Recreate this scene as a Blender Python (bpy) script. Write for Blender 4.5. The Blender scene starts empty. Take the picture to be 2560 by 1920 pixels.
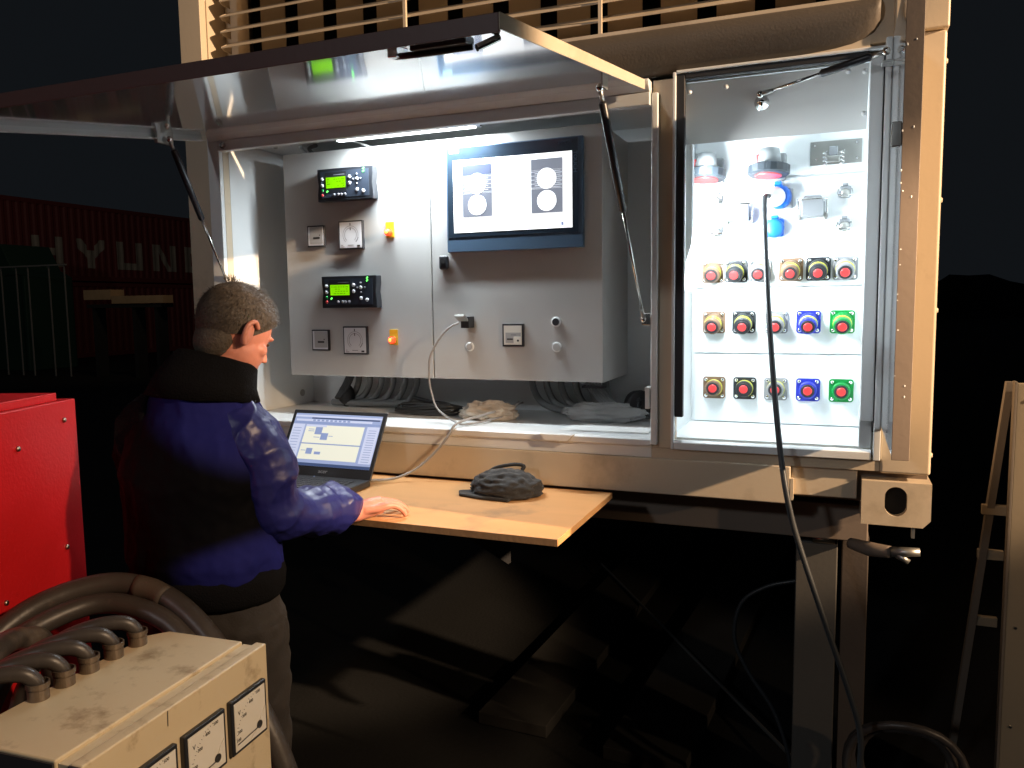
import bpy, bmesh, math, random
from mathutils import Vector, Matrix, noise
R_ = math.radians
random.seed(7)
scene = bpy.context.scene

# ------------------------------------------------------------------ camera
cam_d = bpy.data.cameras.new('camera'); cam = bpy.data.objects.new('camera', cam_d)
scene.collection.objects.link(cam); scene.camera = cam
cam_d.sensor_width = 36; cam_d.lens = 28.03; cam_d.clip_start = 0.02; cam_d.clip_end = 2000
yw, pt, rl = R_(22.166), R_(5.696), R_(0.779)
fw = Vector((-math.sin(yw)*math.cos(pt), math.cos(yw)*math.cos(pt), -math.sin(pt)))
x0 = Vector((math.cos(yw), math.sin(yw), 0)); d0 = fw.cross(x0)
xr = math.cos(rl)*x0 + math.sin(rl)*d0; dn = -math.sin(rl)*x0 + math.cos(rl)*d0
cam.matrix_world = Matrix(((xr.x, -dn.x, -fw.x, 0), (xr.y, -dn.y, -fw.y, -2.302),
                           (xr.z, -dn.z, -fw.z, 1.65), (0, 0, 0, 1)))

# ------------------------------------------------------------------ night sky
world = bpy.data.worlds.new('World'); scene.world = world; world.use_nodes = True
wn = world.node_tree.nodes; wl = world.node_tree.links
bg = wn['Background']; bg.inputs[0].default_value = (0.68, 0.82, 1.0, 1); bg.inputs[1].default_value = 0.0078

# ------------------------------------------------------------------ unseen sodium floodlight on the right, with added spots and a fill
def lamp(name, loc, power, radius, col):
    l = bpy.data.lights.new(name, 'POINT'); l.energy = power; l.shadow_soft_size = radius; l.color = col
    o = bpy.data.objects.new(name, l); scene.collection.objects.link(o); o.location = loc; return o
SOD = (1.0, 0.69, 0.43)
def spot(name, loc, target, power, radius, col, angle, blend):
    l = bpy.data.lights.new(name, 'SPOT'); l.energy = power; l.shadow_soft_size = radius; l.color = col
    l.spot_size = R_(angle); l.spot_blend = blend
    o = bpy.data.objects.new(name, l); scene.collection.objects.link(o); o.location = loc
    o.rotation_euler = (Vector(target)-Vector(loc)).to_track_quat('-Z', 'Y').to_euler(); return o
spot('unseen_lamp', (6.5, -1.30, 4.0), (-.27, .50, 2.16), 5800, 0.06, SOD, 24, .2)      # high floodlight raking along the container end
spot('added_spot', (1.0, -1.02, 2.2), (-.9, -.20, 1.0), 200, 0.09, SOD, 35, .3)           # added spot for the shelf, beam shaped to miss the man's shoulders
spot('added_spot', (1.05, -1.55, 2.35), (-1.3, -1.66, .95), 200, 0.06, SOD, 43, .15)          # added spot to light the meter box and red cabinet
spot('unseen_lamp', (5.0, -2.6, 2.6), (.05, .35, .42), 260, 0.05, SOD, 17, .5)                # added dim spot that brightens the legs under the container
lamp('unseen_lamp', (-4, -13, 6.5), 700, 0.4, (.92, .96, 1.0))      # added neutral fill from behind the camera, lifts the blacks
spot('unseen_lamp', (-11, 9, 8.0), (-22, 16, 3.2), 160, 0.3, (1, .7, .45), 95, .6)  # added spot that lifts the far containers out of the dark
def area(name, loc, target, sx, sy, power, col, spread=180):
    l = bpy.data.lights.new(name, 'AREA'); l.shape = 'RECTANGLE'; l.size = sx; l.size_y = sy
    l.energy = power; l.color = col; l.spread = R_(spread)
    o = bpy.data.objects.new(name, l); scene.collection.objects.link(o); o.location = loc
    z = -(Vector(target)-Vector(loc)).normalized(); x = Vector((1, 0, 0)); y = z.cross(x).normalized(); x = y.cross(z)
    o.matrix_world = Matrix(((x.x, y.x, z.x, loc[0]), (x.y, y.y, z.y, loc[1]), (x.z, y.z, z.z, loc[2]), (0, 0, 0, 1)))
    return o
LED = (0.86, 0.95, 1.0)
area('cabinet_light', (-1.30, 0.07, 2.206), (-1.30, 0.12, 1.9), 0.46, 0.02, 15, LED)
area('socket_light', (-0.392, 0.105, 1.88), (-0.05, 0.36, 1.76), 0.02, 0.42, 11, LED)

scene.view_settings.view_transform = 'Standard'; scene.view_settings.look = 'None'
scene.view_settings.exposure = 0; scene.view_settings.gamma = 1; scene.view_settings.use_curve_mapping = False

# ------------------------------------------------------------------ materials
MATS = {}
def mat(name, col, rough=0.5, metal=0.0, coat=0.0, bump=0.0, bscale=60, vary=0.0, vscale=4, emit=None, estr=0,
        spec=0.5, alpha=1.0, trans=0.0, dirt=None, dscale=6, sheen=0.0, aniso=None):
    m = bpy.data.materials.new(name); m.use_nodes = True; n = m.node_tree.nodes; L = m.node_tree.links
    b = n['Principled BSDF']
    b.inputs['Base Color'].default_value = (*col, 1); b.inputs['Roughness'].default_value = rough
    b.inputs['Metallic'].default_value = metal; b.inputs['Coat Weight'].default_value = coat
    b.inputs['Coat Roughness'].default_value = 0.06; b.inputs['Specular IOR Level'].default_value = spec
    b.inputs['Alpha'].default_value = alpha; b.inputs['Transmission Weight'].default_value = trans
    b.inputs['Sheen Weight'].default_value = sheen
    tc = n.new('ShaderNodeTexCoord')
    if vary or dirt:
        nz = n.new('ShaderNodeTexNoise'); nz.inputs['Scale'].default_value = vscale; nz.inputs['Detail'].default_value = 6
        L.new(tc.outputs['Object'], nz.inputs['Vector'])
        if aniso:
            mp = n.new('ShaderNodeMapping'); mp.inputs['Scale'].default_value = aniso
            L.new(tc.outputs['Object'], mp.inputs[0]); L.new(mp.outputs[0], nz.inputs['Vector'])
        mx = n.new('ShaderNodeMix'); mx.data_type = 'RGBA'
        lo = tuple(c*(1-vary) for c in col); hi = tuple(min(1, c*(1+vary)) for c in col)
        mx.inputs['A'].default_value = (*lo, 1); mx.inputs['B'].default_value = (*hi, 1)
        L.new(nz.outputs['Fac'], mx.inputs['Factor']); last = mx.outputs['Result']
        if dirt:
            n2 = n.new('ShaderNodeTexNoise'); n2.inputs['Scale'].default_value = dscale; n2.inputs['Detail'].default_value = 8
            n2.inputs['Roughness'].default_value = 0.65
            rp = n.new('ShaderNodeValToRGB'); rp.color_ramp.elements[0].position = 0.56; rp.color_ramp.elements[1].position = 0.72
            L.new(tc.outputs['Object'], n2.inputs['Vector']); L.new(n2.outputs['Fac'], rp.inputs['Fac'])
            m2 = n.new('ShaderNodeMix'); m2.data_type = 'RGBA'; m2.inputs['B'].default_value = (*dirt, 1)
            L.new(rp.outputs['Color'], m2.inputs['Factor']); L.new(last, m2.inputs['A']); last = m2.outputs['Result']
        L.new(last, b.inputs['Base Color'])
    if bump:
        nb = n.new('ShaderNodeTexNoise'); nb.inputs['Scale'].default_value = bscale; nb.inputs['Detail'].default_value = 4
        L.new(tc.outputs['Object'], nb.inputs['Vector'])
        bp = n.new('ShaderNodeBump'); bp.inputs['Strength'].default_value = bump; bp.inputs['Distance'].default_value = 0.004
        L.new(nb.outputs['Fac'], bp.inputs['Height']); L.new(bp.outputs['Normal'], b.inputs['Normal'])
    if emit:
        b.inputs['Emission Color'].default_value = (*emit, 1); b.inputs['Emission Strength'].default_value = estr
    MATS[name] = m; return m
M = MATS
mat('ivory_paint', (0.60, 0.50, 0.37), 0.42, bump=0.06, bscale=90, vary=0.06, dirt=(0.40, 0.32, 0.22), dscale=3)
mat('ivory_hood_shaded', (0.10, 0.082, 0.065), 0.6, bump=0.2, bscale=160, vary=0.12, vscale=9)  # ivory darkened: the hood's shade is put into its colour
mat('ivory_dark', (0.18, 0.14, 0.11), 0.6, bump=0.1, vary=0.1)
mat('lid_rim_shaded', (0.13, 0.055, 0.045), 0.5, bump=0.1, vary=0.1)  # ivory rim painted dark red-brown for its shade and the red bounce
mat('white_gloss', (0.62, 0.64, 0.65), 0.10, coat=1.0, bump=0.03, bscale=25, vary=0.03)
mat('lid_lining', (0.66, 0.68, 0.70), 0.11, metal=0.5, coat=1.0, bump=0.02, bscale=25)
mat('white_satin', (0.74, 0.76, 0.76), 0.35, bump=0.04, bscale=70, vary=0.04, vscale=3)
mat('interior_grey', (0.62, 0.65, 0.66), 0.35, bump=0.04, vary=0.05)
mat('cabinet_grey', (0.46, 0.46, 0.45), 0.36, bump=0.10, bscale=380, vary=0.04)
mat('panel_white', (0.80, 0.84, 0.85), 0.35, bump=0.03, vary=0.02)
mat('black_rubber', (0.018, 0.018, 0.02), 0.6, bump=0.1)
mat('black_plastic', (0.020, 0.022, 0.027), 0.35, bump=0.05, bscale=300)
mat('bezel_glass', (0.020, 0.032, 0.048), 0.12, coat=0.6)
mat('bezel_blue', (0.07, 0.12, 0.19), 0.3)
mat('dark_face', (0.035, 0.045, 0.065), 0.3)
mat('void', (0.004, 0.004, 0.005), 0.9)
mat('steel', (0.62, 0.62, 0.60), 0.22, metal=1, vary=0.1)
mat('dull_steel', (0.42, 0.42, 0.40), 0.42, metal=0.9, bump=0.1, vary=0.15, vscale=12)
mat('brass_steel', (0.52, 0.46, 0.38), 0.33, metal=1, vary=0.2, vscale=20, bump=0.1)
mat('chrome', (0.8, 0.8, 0.8), 0.1, metal=1)
mat('screen_white', (0.8, 0.8, 0.8), 0.3, emit=(0.97, 0.99, 1), estr=1.05)
mat('screen_grey', (0.1, 0.11, 0.14), 0.3, emit=(0.20, 0.22, 0.27), estr=1)
mat('screen_navy', (0.05, 0.06, 0.1), 0.3, emit=(0.10, 0.125, 0.19), estr=1)
mat('screen_light_line', (0.5, 0.5, 0.5), 0.3, emit=(0.62, 0.68, 0.78), estr=1)
mat('lcd_green', (0.1, 0.3, 0.0), 0.3, emit=(0.20, 0.62, 0.0), estr=1)
mat('lcd_text', (0.02, 0.1, 0.0), 0.3, emit=(0.10, 0.36, 0.0), estr=1)
mat('led_green', (0.1, 0.8, 0.1), 0.3, emit=(0.15, 1.0, 0.12), estr=2.2)
mat('lamp_orange', (0.9, 0.08, 0.02), 0.2, emit=(1.0, 0.06, 0.015), estr=1.6)
mat('lamp_core', (1.0, 0.5, 0.1), 0.2, emit=(1.0, 0.42, 0.06), estr=1.6)
mat('tube_glow', (1, 1, 1), 0.3, emit=(0.9, 0.97, 1.0), estr=12)
mat('yellow_plate', (0.72, 0.42, 0.02), 0.4)
mat('yellow_ring', (0.62, 0.62, 0.05), 0.35)
mat('gauge_face', (0.66, 0.64, 0.58), 0.3, vary=0.03)
mat('gauge_face_cold', (0.60, 0.62, 0.66), 0.3)
mat('counter_face', (0.36, 0.36, 0.36), 0.4)
mat('print_black', (0.03, 0.03, 0.03), 0.5)
mat('print_grey', (0.22, 0.23, 0.25), 0.5)
mat('cyan_label', (0.55, 0.85, 0.9), 0.4)
for nm, c in dict(brown=(0.20, 0.125, 0.075), black=(0.02, 0.024, 0.028), grey=(0.28, 0.29, 0.30),
                  blue=(0.025, 0.04, 0.42), green=(0.0, 0.26, 0.045)).items():
    mat('plastic_'+nm, c, 0.38, vary=0.05)
mat('plug_red', (0.72, 0.045, 0.045), 0.35, emit=(0.8, 0.04, 0.04), estr=0.0)
mat('cee_red', (0.55, 0.06, 0.06), 0.35)
mat('cee_blue', (0.01, 0.13, 0.62), 0.35)
mat('cee_grey', (0.30, 0.32, 0.33), 0.4)
mat('cee_dark', (0.035, 0.045, 0.055), 0.35)
mat('zinc_plate', (0.42, 0.42, 0.40), 0.3, metal=0.85, vary=0.15, vscale=10)
mat('han_grey', (0.30, 0.32, 0.34), 0.35, metal=0.4)
mat('red_paint', (0.62, 0.012, 0.016), 0.42, bump=0.18, bscale=120, vary=0.08, vscale=8)
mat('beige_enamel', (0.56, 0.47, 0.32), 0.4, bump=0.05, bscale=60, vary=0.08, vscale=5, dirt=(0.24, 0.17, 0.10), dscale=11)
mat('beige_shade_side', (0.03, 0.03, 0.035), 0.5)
mat('hose_rubber', (0.045, 0.038, 0.034), 0.42, bump=0.5, bscale=22, vary=0.45, vscale=9, dirt=(0.14, 0.11, 0.085), dscale=7)
mat('gland_bronze', (0.20, 0.16, 0.125), 0.38, metal=0.7, bump=0.2, vary=0.2, vscale=30)
mat('plywood', (0.64, 0.34, 0.14), 0.5, bump=0.05, vary=0.12, vscale=3, dirt=(0.38, 0.22, 0.11), dscale=4, aniso=(1, 6, 1))
mat('plywood_edge', (0.20, 0.12, 0.06), 0.7, bump=0.2, bscale=100, vary=0.3, vscale=30)
mat('cable_grey', (0.30, 0.29, 0.28), 0.5)
mat('cable_black', (0.03, 0.034, 0.038), 0.42, bump=0.1)
mat('conduit_grey', (0.20, 0.21, 0.215), 0.5)
mat('rag_cloth', (0.60, 0.52, 0.43), 0.95, bump=0.3, bscale=90, vary=0.2, vscale=20, sheen=0.2)
mat('cap_cloth', (0.016, 0.016, 0.017), 0.8, bump=0.3, bscale=200, vary=0.2, vscale=20, sheen=0.15)
mat('clear_plastic', (0.8, 0.82, 0.83), 0.2, trans=0.5, alpha=0.7, bump=0.6, bscale=25)
mat('paper', (0.75, 0.75, 0.73), 0.7)
mat('trousers_cloth', (0.022, 0.0185, 0.017), 0.9, bump=0.3, bscale=220, vary=0.15, vscale=15)
mat('knit_and_shade_black', (0.005, 0.005, 0.006), 0.95, spec=.1, bump=0.8, bscale=260)
mat('skin', (0.56, 0.22, 0.155), 0.5, bump=0.15, bscale=90, vary=0.12, vscale=25)
mat('hair', (0.075, 0.058, 0.043), 0.65, bump=0.8, bscale=160, vary=0.35, vscale=60)
mat('shoe_leather', (0.02, 0.017, 0.015), 0.5)
mat('laptop_black', (0.022, 0.023, 0.026), 0.45, bump=0.05)
mat('key_black', (0.012, 0.012, 0.014), 0.5)
mat('scr_blue', (0.1, 0.12, 0.2), 0.3, emit=(0.27, 0.33, 0.52), estr=1)
mat('scr_cream', (0.3, 0.3, 0.25), 0.3, emit=(0.66, 0.66, 0.56), estr=1)
mat('scr_mid', (0.1, 0.12, 0.2), 0.3, emit=(0.20, 0.26, 0.45), estr=1)
mat('scr_dark', (0.02, 0.03, 0.06), 0.3, emit=(0.045, 0.07, 0.16), estr=1)
mat('scr_pale', (0.2, 0.2, 0.3), 0.3, emit=(0.48, 0.53, 0.66), estr=1)
mat('asphalt', (0.011, 0.011, 0.0107), 0.9, spec=.15, bump=0.6, bscale=60, vary=0.35, vscale=1.2)
mat('timber_dark', (0.028, 0.027, 0.025), 0.9, spec=.2, bump=0.4, bscale=20, vary=0.3, vscale=5)
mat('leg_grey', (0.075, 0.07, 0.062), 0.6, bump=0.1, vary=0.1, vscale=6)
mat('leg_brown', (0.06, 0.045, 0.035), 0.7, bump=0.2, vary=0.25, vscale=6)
mat('oxide_red', (0.20, 0.035, 0.03), 0.6, vary=0.2, vscale=0.4)
mat('oxide_letters', (0.42, 0.37, 0.29), 0.7, vary=0.25, vscale=3)
mat('far_green', (0.012, 0.045, 0.025), 0.7)
mat('far_wood', (0.50, 0.34, 0.18), 0.8, vary=0.2)
mat('far_steel', (0.25, 0.24, 0.22), 0.5)
mat('board_beige', (0.20, 0.165, 0.115), 0.6, bump=0.1, vary=0.15, vscale=5)
mat('board_frame', (0.12, 0.10, 0.08), 0.7, bump=0.2, vary=0.2)

# jacket: blue workwear cloth, the shade on its back and left painted black
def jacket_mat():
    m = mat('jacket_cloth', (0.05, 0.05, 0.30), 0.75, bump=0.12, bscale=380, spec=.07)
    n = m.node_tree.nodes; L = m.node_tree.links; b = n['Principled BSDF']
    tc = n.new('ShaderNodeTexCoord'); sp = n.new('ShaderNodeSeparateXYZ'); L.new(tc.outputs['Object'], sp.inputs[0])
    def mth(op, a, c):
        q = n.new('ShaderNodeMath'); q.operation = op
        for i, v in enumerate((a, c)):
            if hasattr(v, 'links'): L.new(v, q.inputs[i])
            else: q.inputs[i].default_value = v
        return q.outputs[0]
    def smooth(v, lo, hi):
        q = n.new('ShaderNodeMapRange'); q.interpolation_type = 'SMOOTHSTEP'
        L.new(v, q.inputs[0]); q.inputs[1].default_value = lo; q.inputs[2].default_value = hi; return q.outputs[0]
    # object space = world - jacket origin; yoke and hem stay blue, shade elsewhere is painted black
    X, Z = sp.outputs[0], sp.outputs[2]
    lit_yoke = mth('MULTIPLY', smooth(mth('ADD', Z, mth('MULTIPLY', X, 0.45)), 0.100, 0.175), smooth(X, -0.16, 0.06))
    lit_tail = smooth(mth('ADD', mth('MULTIPLY', Z, -1), mth('MULTIPLY', X, 0.35)), 0.135, 0.185)
    f = mth('MAXIMUM', lit_yoke, mth('MULTIPLY', lit_tail, smooth(X, 0.0, 0.12)))
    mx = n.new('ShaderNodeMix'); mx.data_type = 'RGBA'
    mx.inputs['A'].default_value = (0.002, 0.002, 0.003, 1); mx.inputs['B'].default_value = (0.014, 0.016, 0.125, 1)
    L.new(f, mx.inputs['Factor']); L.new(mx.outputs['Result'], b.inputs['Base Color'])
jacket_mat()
mat('sleeve_cloth', (0.015, 0.017, 0.125), 0.38, bump=0.12, bscale=380, spec=.5)

# ------------------------------------------------------------------ mesh helpers
ORG = {}
class MB:
    def __init__(s, T=None): s.bm = bmesh.new(); s.T = T or Matrix.Identity(4)
    def v(s, p): return s.bm.verts.new(s.T @ Vector(p))
    def box(s, a, b, T=None):
        T = T or Matrix.Identity(4)
        xs, ys, zs = (min(a[0], b[0]), max(a[0], b[0])), (min(a[1], b[1]), max(a[1], b[1])), (min(a[2], b[2]), max(a[2], b[2]))
        V = [s.v(T @ Vector((x, y, z))) for x in xs for y in ys for z in zs]
        for f in ((0, 1, 3, 2), (4, 6, 7, 5), (0, 4, 5, 1), (2, 3, 7, 6), (0, 2, 6, 4), (1, 5, 7, 3)):
            s.bm.faces.new([V[i] for i in f])
        return s
    def quad(s, pts): s.bm.faces.new([s.v(p) for p in pts]); return s
    def prism(s, poly, ax, lo, hi):
        """extrude a 2-D polygon along axis ax"""
        def P(u, w, t):
            return {'x': (t, u, w), 'y': (u, t, w), 'z': (u, w, t)}[ax]
        A = [s.v(P(u, w, lo)) for u, w in poly]; B = [s.v(P(u, w, hi)) for u, w in poly]
        s.bm.faces.new(A[::-1]); s.bm.faces.new(B)
        n = len(poly)
        for i in range(n): s.bm.faces.new((A[i], A[(i+1) % n], B[(i+1) % n], B[i]))
        return s
    def loft(s, rings, caps=True):
        rs = [[s.v(p) for p in r] for r in rings]; n = len(rs[0])
        for a, b in zip(rs, rs[1:]):
            for i in range(n): s.bm.faces.new((a[i], a[(i+1) % n], b[(i+1) % n], b[i]))
        if caps: s.bm.faces.new(rs[0][::-1]); s.bm.faces.new(rs[-1])
        return s
    def tube(s, pts, r, n=10, smooth=0, caps=True, flat=None):
        pts = [Vector(p) for p in pts]; rr = r if isinstance(r, (list, tuple)) else [r]*len(pts)
        if smooth:
            P, Q = [], []
            for i in range(len(pts)-1):
                p0, p1, p2, p3 = pts[max(i-1, 0)], pts[i], pts[i+1], pts[min(i+2, len(pts)-1)]
                for k in range(smooth):
                    t = k/smooth
                    P.append(0.5*((2*p1)+(p2-p0)*t+(2*p0-5*p1+4*p2-p3)*t*t+(3*p1-p0-3*p2+p3)*t**3))
                    Q.append(rr[i]*(1-t)+rr[i+1]*t)
            P.append(pts[-1]); Q.append(rr[-1]); pts, rr = P, Q
        rings = []; u = None
        for i, p in enumerate(pts):
            t = (pts[min(i+1, len(pts)-1)]-pts[max(i-1, 0)]).normalized()
            if u is None: u = t.orthogonal().normalized()
            u = (u-t*u.dot(t)).normalized(); w = t.cross(u)
            rings.append([p+(u*math.cos(a)+w*math.sin(a))*rr[i] for a in [2*math.pi*k/n for k in range(n)]])
        return s.loft(rings, caps)
    def cyl(s, a, b, r, n=16, r2=None): return s.tube([a, b], [r, r if r2 is None else r2], n)
    def lathe(s, prof, org, axis, n=24):
        """prof: (radius, distance along axis)"""
        ax = Vector(axis).normalized(); u = ax.orthogonal().normalized(); w = ax.cross(u); o = Vector(org)
        rings = [[o+ax*h+(u*math.cos(a)+w*math.sin(a))*max(r, 1e-5) for a in [2*math.pi*k/n for k in range(n)]] for r, h in prof]
        return s.loft(rings)
    def ell(s, c, r, T=None, nu=16, nv=12):
        T = T or Matrix.Identity(3); c = Vector(c); rings = []
        for j in range(nv+1):
            ph = math.pi*(j+0.02*(j == 0)-0.02*(j == nv))/nv if 0 < j < nv else (0.01 if j == 0 else math.pi-0.01)
            rings.append([c+T@Vector((r[0]*math.sin(ph)*math.cos(a), r[1]*math.sin(ph)*math.sin(a), -r[2]*math.cos(ph))) for a in [2*math.pi*k/nu for k in range(nu)]])
        return s.loft(rings)
    def build(s, name, m, parent=None, bevel=0, smooth=False, seg=2, label=None, org=None, auto=True, jitter=0):
        bm = s.bm
        bmesh.ops.recalc_face_normals(bm, faces=bm.faces[:])
        if org is None:
            if bm.verts:
                xs = [v.co for v in bm.verts]
                org = Vector([(min(c[i] for c in xs)+max(c[i] for c in xs))/2 for i in range(3)])
            else: org = Vector((0, 0, 0))
        org = Vector(org)
        for v in bm.verts: v.co -= org
        me = bpy.data.meshes.new(name); bm.to_mesh(me); bm.free()
        me.materials.append(M[m] if isinstance(m, str) else m)
        if smooth:
            for p in me.polygons: p.use_smooth = True
        o = bpy.data.objects.new(name, me); scene.collection.objects.link(o)
        po = ORG[parent.name] if parent else Vector((0, 0, 0))
        o.parent = parent; o.location = org-po; ORG[o.name] = org
        if bevel:
            bv = o.modifiers.new('bevel', 'BEVEL'); bv.width = bevel; bv.segments = seg; bv.limit_method = 'ANGLE'; bv.angle_limit = R_(35)
            for p in me.polygons: p.use_smooth = True
            o.modifiers.new('wn', 'WEIGHTED_NORMAL')
        if label: o['label'] = label
        return o
def thing(name, loc, label, cat, group=None):
    o = bpy.data.objects.new(name, None); o.empty_display_size = 0.1; scene.collection.objects.link(o)
    o.location = loc; ORG[o.name] = Vector(loc); o['label'] = label; o['category'] = cat
    if group: o['group'] = group
    return o
def tag(o, label, cat, group=None):
    o['label'] = label; o['category'] = cat
    if group: o['group'] = group
    return o
def struct(o): o['kind'] = 'structure'; return o
def bx(name, a, b, m, parent=None, bevel=0, label=None, seg=2): return MB().box(a, b).build(name, m, parent, bevel=bevel, label=label, seg=seg)
def lettering(txt, size, loc, xdir, up, m, parent, name='lettering', depth=0.0004, align='CENTER', shear=0):
    c = bpy.data.curves.new('txt', 'FONT'); c.body = txt; c.size = size; c.extrude = depth; c.align_x = align; c.align_y = 'CENTER'; c.shear = shear
    c.resolution_u = 3
    t = bpy.data.objects.new('txt', c); scene.collection.objects.link(t)
    dg = bpy.context.evaluated_depsgraph_get(); me = bpy.data.meshes.new_from_object(t.evaluated_get(dg))
    bpy.data.objects.remove(t)
    X = Vector(xdir).normalized(); Y = Vector(up).normalized(); Z = X.cross(Y)
    me.transform(Matrix(((X.x, Y.x, Z.x, 0), (X.y, Y.y, Z.y, 0), (X.z, Y.z, Z.z, 0), (0, 0, 0, 1))))
    me.materials.clear(); me.materials.append(M[m]); me.name = name
    o = bpy.data.objects.new(name, me); scene.collection.objects.link(o); o.parent = parent
    o.location = Vector(loc)-ORG[parent.name]; ORG[o.name] = Vector(loc); return o

# =================================================================== GROUND AND FAR YARD
g = MB(); g.quad([(-900, -900, 0), (900, -900, 0), (900, 900, 0), (-900, 900, 0)])
struct(g.build('ground', 'asphalt'))

m = MB(); A = []; B = []
for i in range(181):
    a = R_(-100+200*i/180)
    rr = 75+12*noise.noise(Vector((i*.11, 3, 0)))
    h_ = 2.6+1.6*noise.noise(Vector((i*.17, 0, 0)))+1.1*noise.noise(Vector((i*.9, 5, 0)))+.5*random.random()
    A.append(m.v((rr*math.sin(a), rr*math.cos(a), -.2))); B.append((m.v((rr*1.05*math.sin(a), rr*1.05*math.cos(a), h_)), m.v((rr*1.3*math.sin(a), rr*1.3*math.cos(a), -.2))))
for i in range(180):
    m.bm.faces.new((A[i], A[i+1], B[i+1][0], B[i][0])); m.bm.faces.new((B[i][0], B[i+1][0], B[i+1][1], B[i][1]))
struct(m.build('hills', 'asphalt', smooth=True))

# far stack of two sea containers, long side facing us obliquely
def corr(y):      # corrugation profile of the side sheet
    t = (y % 0.28)/0.28
    return 0.036*(1 if t < .3 else (1-(t-.3)/.2 if t < .5 else (0 if t < .8 else (t-.8)/.2)))
XF = -24.1
def sea_container(z0, label, letters):
    root = thing('sea_container', (XF-1.2, 18, z0), label, 'shipping container', 'stacked sea containers')
    y0, y1 = 13.5, 25.6
    ys = []; y = y0+0.15
    while y < y1-0.15:
        for t in (0, .3, .5, .8): ys.append(y+t*0.28)
        y += 0.28
    m = MB(); A = [m.v((XF-0.05+corr(q-y0-0.15), q, z0+0.16)) for q in ys]; B = [m.v((XF-0.05+corr(q-y0-0.15), q, z0+2.45)) for q in ys]
    for i in range(len(ys)-1): m.bm.faces.new((A[i], A[i+1], B[i+1], B[i]))
    m.build('side_wall', 'oxide_red', root)
    bx('rail', (XF-0.1, y0, z0), (XF, y1, z0+0.16), 'oxide_red', root); bx('rail', (XF-0.1, y0, z0+2.45), (XF, y1, z0+2.59), 'oxide_red', root)
    for q in (y0, y1-0.15): bx('corner_post', (XF-0.16, q, z0+0.16), (XF, q+0.15, z0+2.45), 'oxide_red', root)
    bx('shell', (XF-2.43, y0, z0+0.01), (XF-0.12, y1, z0+2.58), 'oxide_red', root)
    if letters:
        zb, h, wd, st = 3.10, 1.0, 1.15, 0.30
        def cover(ch, u):
            """covered z intervals of the letter at u in 0..wd"""
            full = [(0, h)]
            if ch == 'H': return full if (u < st or u > wd-st) else [(h*.38, h*.62)]
            if ch == 'U': return full if (u < st or u > wd-st) else [(0, h*.24)]
            if ch == 'Y':
                c = wd/2; d = abs(u-c)
                if d < st*.5: return [(0, h*.62)]
                cm = h*(.42+.5*d/c); return [(cm-.20, min(h, cm+.24))] if d < c-.02 else [(h*.85, h)]
            if ch == 'N':
                if u < st or u > wd-st: return full
                k = (u-st)/(wd-2*st); return [(max(0, h*(1-k)-.3), min(h, h*(1-k)+.15))]
            if ch == 'D':
                if u < st: return full
                k = min(1, (u-st)/(wd-st)); q = .24*h+.25*k
                return [(0, q), (h-q, h)] if k < .65 else [(h*.18, h*.82)]
            if ch == 'A':
                c = wd/2; d = 1-abs(u-c)/c; return [(max(0, h*d-.42), h*d)]+([(h*.2, h*.36)] if d > .3 else [])
            return full if ch == 'I' and u < st+.1 else []
        for k, ch in enumerate('HYUNDAI'):
            m = MB(); yb = 16.0+1.64*k; n = 46
            for i in range(n):
                u0, u1 = wd*i/n, wd*(i+1)/n
                for lo, hi in cover(ch, (u0+u1)/2):
                    if hi-lo < .02: continue
                    X0 = XF-0.05+corr(yb+u0-y0-0.15)+.012; X1 = XF-0.05+corr(yb+u1-y0-0.15)+.012
                    m.quad([(X0, yb+u0, zb+lo), (X1, yb+u1, zb+lo), (X1, yb+u1, zb+hi), (X0, yb+u0, zb+hi)])
            m.build('letter', 'oxide_letters', root)
    return root
sea_container(0.02, 'dark red sea container on the ground, under the lettered one', False)
sea_container(2.66, 'dark red sea container with big pale letters, on top of another', True)

# far railing, timber and green bin between the containers and us
rt = thing('railing', (-18.6, 12, 0), 'thin pale steel railing in the dark in front of the red containers', 'railing')
for i, px in enumerate((-20.04, -19.48, -19.05, -18.3, -17.76)): bx('post', (px-.011, 11.985, 0), (px+.011, 12.015, 2.76), 'far_steel', rt)
bx('top_rail', (-20.6, 11.97, 2.762), (-17.7, 12.03, 2.80), 'far_steel', rt)
wt = thing('timber_rack', (-16, 12.2, 0), 'pale timber boards on trestles far behind the man', 'timber')
bx('board', (-17.16, 12, 1.90), (-16.26, 12.4, 2.14), 'far_wood', wt); bx('board', (-16.24, 12, 1.80), (-14.6, 12.3, 1.98), 'far_wood', wt)
bx('board', (-17.1, 12.02, 1.70), (-14.7, 12.4, 1.79), 'timber_dark', wt)
for px in (-16.9, -15.6, -14.9): bx('leg', (px-.05, 12.05, 0), (px+.05, 12.35, 1.699), 'timber_dark', wt)
m = MB(); m.prism([(-23.4, 0), (-20.55, 0), (-20.55, 2.6), (-21.0, 2.8), (-21.4, 3.5), (-23.4, 3.5)], 'y', 13, 14.5)
tag(m.build('tank', 'far_green', bevel=.03), 'dark green tank with a sloping shoulder beside the red sea containers', 'tank')

# =================================================================== THE POWER CONTAINER
ctn = thing('power_container', (-0.98, 0, 1.05), 'ivory power container with its service hatch and side door standing open', 'container')
XL, XR, ZT = -2.203, 0.236, 3.64
OL, OR, OB, OT = -2.035, -0.497, 1.255, 2.245      # left bay opening
RL, RR, RB, RT = -0.404, 0.062, 1.255, 2.262       # right bay opening
W = 'ivory_paint'
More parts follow.
